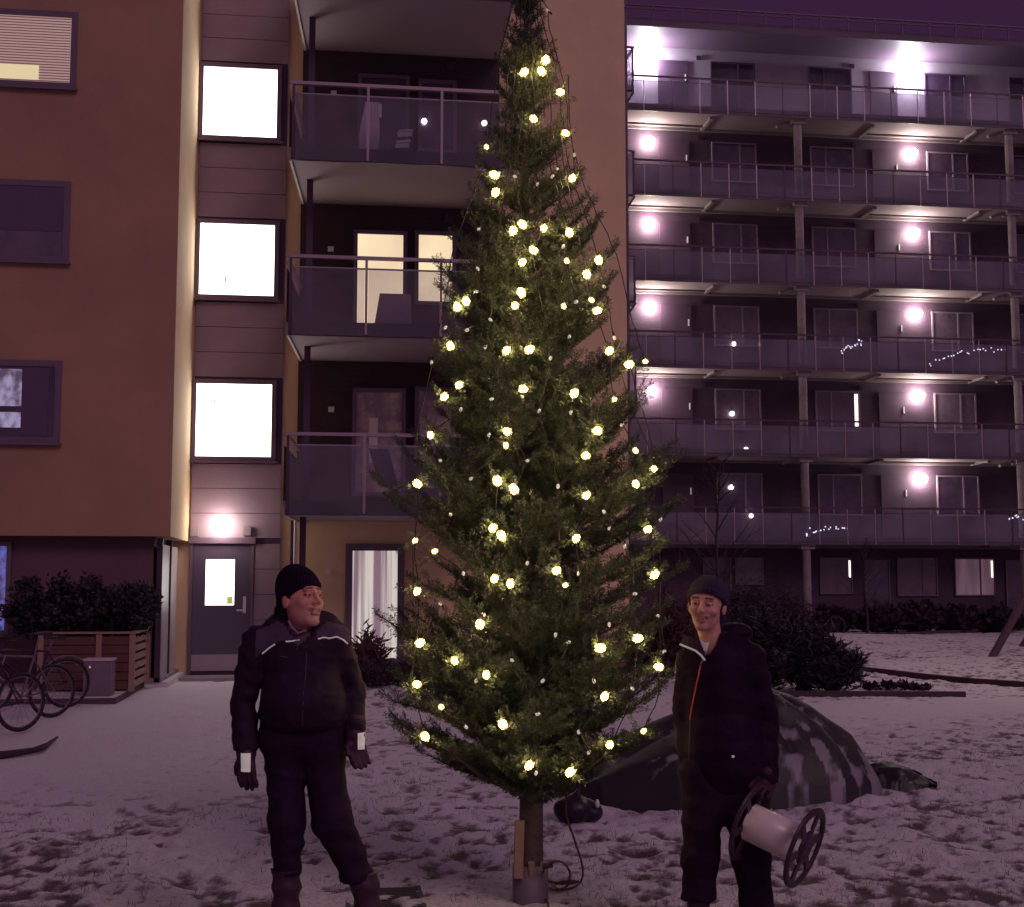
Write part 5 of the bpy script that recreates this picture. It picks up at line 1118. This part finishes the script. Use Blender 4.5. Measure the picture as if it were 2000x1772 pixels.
for i, (a, b) in enumerate(((1698, 1348), (1735, 1347), (1768, 1348), (1797, 1349))):
    q = gg(a, b); shrub('cut_back_perennial', q.x, q.y, 0, .2, .2, .13, 260, .07, DP, ['leftmost dark cut-back plant tuft poking from snow behind the board', 'second dark plant tuft from the left behind the timber board', 'third dark plant tuft from the left behind the timber board', 'rightmost dark cut-back plant tuft poking from snow behind the board'][i], 'plant', 'plant tufts behind the timber board', 90 + i, stems=4)
# play frame
PF = empty('play_frame', (G(1930, 1290).x, 29.8, 0), 'slanting thick dark timber legs of a play frame at the right edge', 'play frame')
a0 = G(1932, 1290); ap = P(2035, 1108, a0.y + .1); a1 = G(1990, 1271); ap1 = P(2092, 1108, a1.y + .1); TM = mat('dark_round_timber', (.085, .045, .07), .8, bump=(12, .4, .02))
for a, b in ((a0, ap), (a1, ap1), (a0 + 2 * (Vector((ap.x, ap.y, 0)) - a0), ap + vec(.02, 0, 0)), (a1 + 2 * (Vector((ap1.x, ap1.y, 0)) - a1), ap1 + vec(.02, 0, 0))):
    MB().tube([Vector((a.x, a.y, -.05)), b], .088, 12).build('leg', TM, PF)
MB().tube([ap + vec(0, -.3, .05), ap1 + vec(0, .3, .05)], .09, 12).build('top_beam', TM, PF)
# conifer shrub group, hedges
SN = mat('juniper_foliage', (.038, .032, .040), .7, noise=(3.5, (.12, .10, .12), .62, .72))
def juniper(px, py, wpx, toppy, label, seed, col=SN, n=9000):
    g = G(px, py); wd = wpx / F * g.y; h = P(px, toppy, g.y).z; return shrub('juniper_shrub', g.x, g.y + wd * .3, 0, wd, wd * .8, h, n, .16, col, label, 'shrub', 'juniper shrubs right of the man with the reel', seed, rag=.8, narrow=True, stems=12)
juniper(1630, 1352, 62, 1262, 'low spreading conifer shrub with snow, rightmost of the dark group', 61)
juniper(1575, 1350, 70, 1205, 'taller dark conifer shrub in the middle of the shrub group', 62)
juniper(1500, 1352, 75, 1190, 'dark conifer shrub directly behind the right man shoulder', 63)
juniper(1440, 1350, 60, 1230, 'low dark conifer shrub hidden behind the right man jacket', 64, n=4000)
def bushpx(px, py, Yb, wpx, toppy, label, seed, col=DR, n=5000, leaf=.12, nar=True):
    g = P(px, 1140, Yb); wd = wpx / F * Yb; return shrub('bare_shrub', g.x, Yb, 0, wd, .8, P(px, toppy, Yb).z, n, leaf, col, label, 'shrub', 'bare winter shrubs behind the lawn', seed, rag=.9, narrow=nar, stems=12)
bushpx(1300, 1330, 24, 60, 1150, 'reddish bare shrub between the fir and the right man head', 71, n=7000)
bushpx(1370, 1330, 27, 60, 1135, 'dark bare shrub rising behind the right man beanie', 72)
bushpx(1455, 1300, 30, 70, 1120, 'tall dark bare shrub right of the right man beanie', 73, DP, n=8000)
bushpx(1530, 1290, 32, 60, 1140, 'dark bare shrub above the conifer shrub group', 74, DP, n=6000)
bushpx(1240, 1330, 25.5, 60, 1230, 'low reddish shrub seen through the right side of the fir', 75)
bushpx(1110, 1310, 24.6, 90, 1260, 'low dark shrub against the salmon wall behind the fir', 76, DP)
bushpx(720, 1290, 24.2, 40, 1228, 'sparse twiggy shrub before the curtained patio door', 77, DR, n=900, leaf=.2)
bushpx(735, 1325, 22.6, 55, 1283, 'low dark hedge plant left of the fir below the patio door', 78, DP, n=5000)
bushpx(810, 1325, 22.8, 55, 1283, 'low dark hedge plant just behind the left fir branches', 79, DP, n=5000)
for i, (a, tp, lb) in enumerate(((1620, 1186, 'dark low hedge plant beside the distant bicycle'), (1715, 1190, 'dark hedge plant before the tall glass door of the far building'), (1790, 1178, 'dark hedge plant below the second far ground floor window from right'), (1865, 1182, 'dark hedge plant under the curtained far window'), (1950, 1188, 'dark hedge plant at the right end of the far wall'))):
    bushpx(a, 1235, 44.6, 50, tp, lb, 81 + i, DP, n=3500, leaf=.25, nar=False)
# thin bare tree behind the right man
def bare_tree(px, Yb, toppy, label, seed):
    g = np.random.default_rng(seed); b = P(px, 1140, Yb); H = P(px, toppy, Yb).z; rt = empty('bare_tree', (b.x, Yb, 0), label, 'tree'); tm = MB()
    pts = [Vector((b.x + .05 * math.sin(i), Yb, H * i / 8)) for i in range(9)]; tm.tube(pts, [.05 - .005 * i for i in range(9)], 8).build('trunk', mat('wet_bark', (.045, .02, .04), .8), rt); m = MB()
    for k in range(26):
        z = H * (.3 + .68 * g.random()); a = g.random() * 6.28; l = (H - z) * .45 + .35; p0 = Vector((b.x, Yb, z)); pp = [p0]
        for j in range(4): pp.append(pp[-1] + Vector((math.cos(a + g.normal() * .3) * .7, math.sin(a) * .7, .8 + g.normal() * .2)) * l / 4)
        m.tube(pp, [.014, .011, .008, .005, .002], 5, cap=False)
        for j in (1, 2, 3):
            a2 = a + g.normal() * 1.2; m.tube([pp[j], pp[j] + Vector((math.cos(a2), math.sin(a2), .7)) * l * .25], [.006, .002], 4, cap=False)
    m.build('crown', MATS['wet_bark'], rt)
bare_tree(1405, 24, 905, 'thin leafless tree rising behind the right man before the galleries', 5)
bare_tree(1690, 40, 1060, 'small leafless tree before the far glass door', 6)
# balcony furniture
q = P(716, 292, 24.4); st = SZ[2] + .2
BO = empty('folding_board', (q.x, 24.4, st), 'tall pale rounded board leaning on the upper balcony glass', 'board'); n_ = 14; prf = []
hgt = 1.25; V = []; Fq = []
for i in range(n_ + 1):
    t = i / n_; w_ = .17 * (1 - max(0, .35 - t) * .4) * (1 - .0 * t); cx_ = q.x - .05 * math.sin(t * 1.5) + .12 * t
    for s in (-1, 1):
        for yy in (0, .03): V.append((cx_ + s * w_ * (.75 + .3 * math.sin(math.pi * min(1, t + .12))), 23.0 + .45 * t + yy, st + hgt * t))
Fq = []
for i in range(n_): k = i * 4; Fq += [(k, k + 2, k + 6, k + 4), (k + 1, k + 5, k + 7, k + 3), (k, k + 4, k + 5, k + 1), (k + 2, k + 3, k + 7, k + 6)]
Fq += [(0, 1, 3, 2), (n_ * 4, n_ * 4 + 2, n_ * 4 + 3, n_ * 4 + 1)]
MB().add(V, Fq).build('board', mat('pale_board_cover', (.55, .45, .47), .7, noise=(3, (.45, .35, .40), .3, .7)), BO)
MB().box(q.x + .02, q.x + .24, 23.44, 23.47, st + .97, st + 1.22).build('white_end', WHITEPL, BO)
q = P(783, 290, 23.6); CS = empty('chair_for_reflection', (q.x, 23.6, st), 'striped chair added in place of a reflection on the upper balcony', 'chair')  # chair shape added where the glass shows a striped reflection
m = MB(); ax3 = (vec(1, 0, .12).normalized(), vec(0, 1, 0), vec(-.12, 0, 1).normalized())
for i, zz in enumerate((.48, .56, .70, .76)): m.obox((q.x + .02 + .02 * i, 23.5, st + zz), ax3, .13, .012, (.04, .025, .05, .02)[i])
m.build('backrest', mat('pale_reflection_stripes', (.5, .43, .48), .6), CS)
m = MB().box(q.x - .18, q.x + .2, 23.52, 23.9, st + .40, st + .43); m.build('seat', DKSTEEL, CS)
for a in (-.17, .18):
    for b in (23.52, 23.88): MB().tube([(q.x + a, b, st), (q.x + a, b, st + .4)], .014, 6).build('leg', DKSTEEL, CS)
for yy in (1,):
    m = MB(); m.tube([(q.x - .17, 23.5, st + .42), (q.x - .12, 23.5, st + .82)], .012, 6); m.tube([(q.x + .18, 23.5, st + .42), (q.x + .22, 23.5, st + .82)], .012, 6); m.build('reflection_chair_frame', DKSTEEL, CS)
st = SZ[1] + .2; q0, q1 = X(722, 23.6), X(800, 23.6)
CV = MB(); zt_ = P(750, 578, 23.6).z; CV.add([(q0, 23.3, st), (q1, 23.3, st), (q1, 24.1, st), (q0, 24.1, st), (q0 + .12, 23.4, zt_), (q1 - .03, 23.4, zt_), (q1 - .03, 24.0, zt_ - .03), (q0 + .12, 24.0, zt_ - .03)], [(0, 3, 2, 1), (4, 5, 6, 7), (0, 1, 5, 4), (1, 2, 6, 5), (2, 3, 7, 6), (3, 0, 4, 7)])
o = CV.build('covered_furniture', mat('grey_dust_cover', (.30, .22, .26), .9, bump=(6, .6, .03))); tag(o, 'grey fabric covered furniture standing on the middle balcony before the lit door', 'covered furniture')
st = SZ[0] + .2; q = P(757, 960, 23.3); CH = empty('folding_chair', (q.x, 23.3, st), 'dark folding chair with tilted back on the lowest balcony', 'chair'); DKF = mat('dark_chair_fabric', (.05, .025, .06), .7)
MB().obox((q.x - .07, 23.3, st + .66), (vec(1, .2, .0).normalized(), vec(-.2, 1, 0).normalized(), vec(-.28, 0, .96).normalized()), .17, .02, .34).build('backrest', DKF, CH)
MB().obox((q.x + .2, 23.3, st + .38), (vec(1, 0, .1).normalized(), vec(0, 1, 0), vec(-.1, 0, 1).normalized()), .24, .22, .02).build('seat', DKF, CH)
for a, b in ((-.22, .36), (.38, -.05)):
    for yy in (-.2, .2): MB().tube([(q.x + a, 23.3 + yy, st), (q.x + b, 23.3 + yy, st + .42)], .014, 6).build('leg', DKSTEEL, CH)
# fairy lights on the galleries
def fairy(pxs, Yb, label, seed):
    g = np.random.default_rng(seed); rt = MB(); pts = [P(a, b, Yb) for a, b in pxs]; sp_ = smooth_pts(pts, 6); rt.tube(sp_, .008, 4)
    o = rt.build('fairy_lights', CAB); tag(o, label, 'fairy lights', 'fairy lights on the galleries'); m = MB()
    for p in sp_: m.sphere(p + Vector((g.normal() * .05, -.03, g.normal() * .05)), .028, 6)
    m.build('bulbs', emis('cool_fairy_bulb', (.9, .85, 1), 2.2), o)
fairy([(1642, 688), (1655, 678), (1668, 676), (1682, 668)], YG + .1, 'short cluster of tiny white fairy lights left of the second gallery lamp column', 1)
fairy([(1815, 710), (1845, 698), (1880, 688), (1920, 684), (1960, 687)], YG + .1, 'long rising string of tiny white fairy lights on the right gallery railing', 2)
fairy([(1572, 1046), (1592, 1038), (1622, 1032), (1652, 1034)], YG + .1, 'string of tiny white fairy lights low beside the concrete column', 3)
fairy([(1972, 1014), (1985, 1012), (2010, 1014)], YG + .1, 'short row of tiny white fairy lights at the right frame edge', 4)
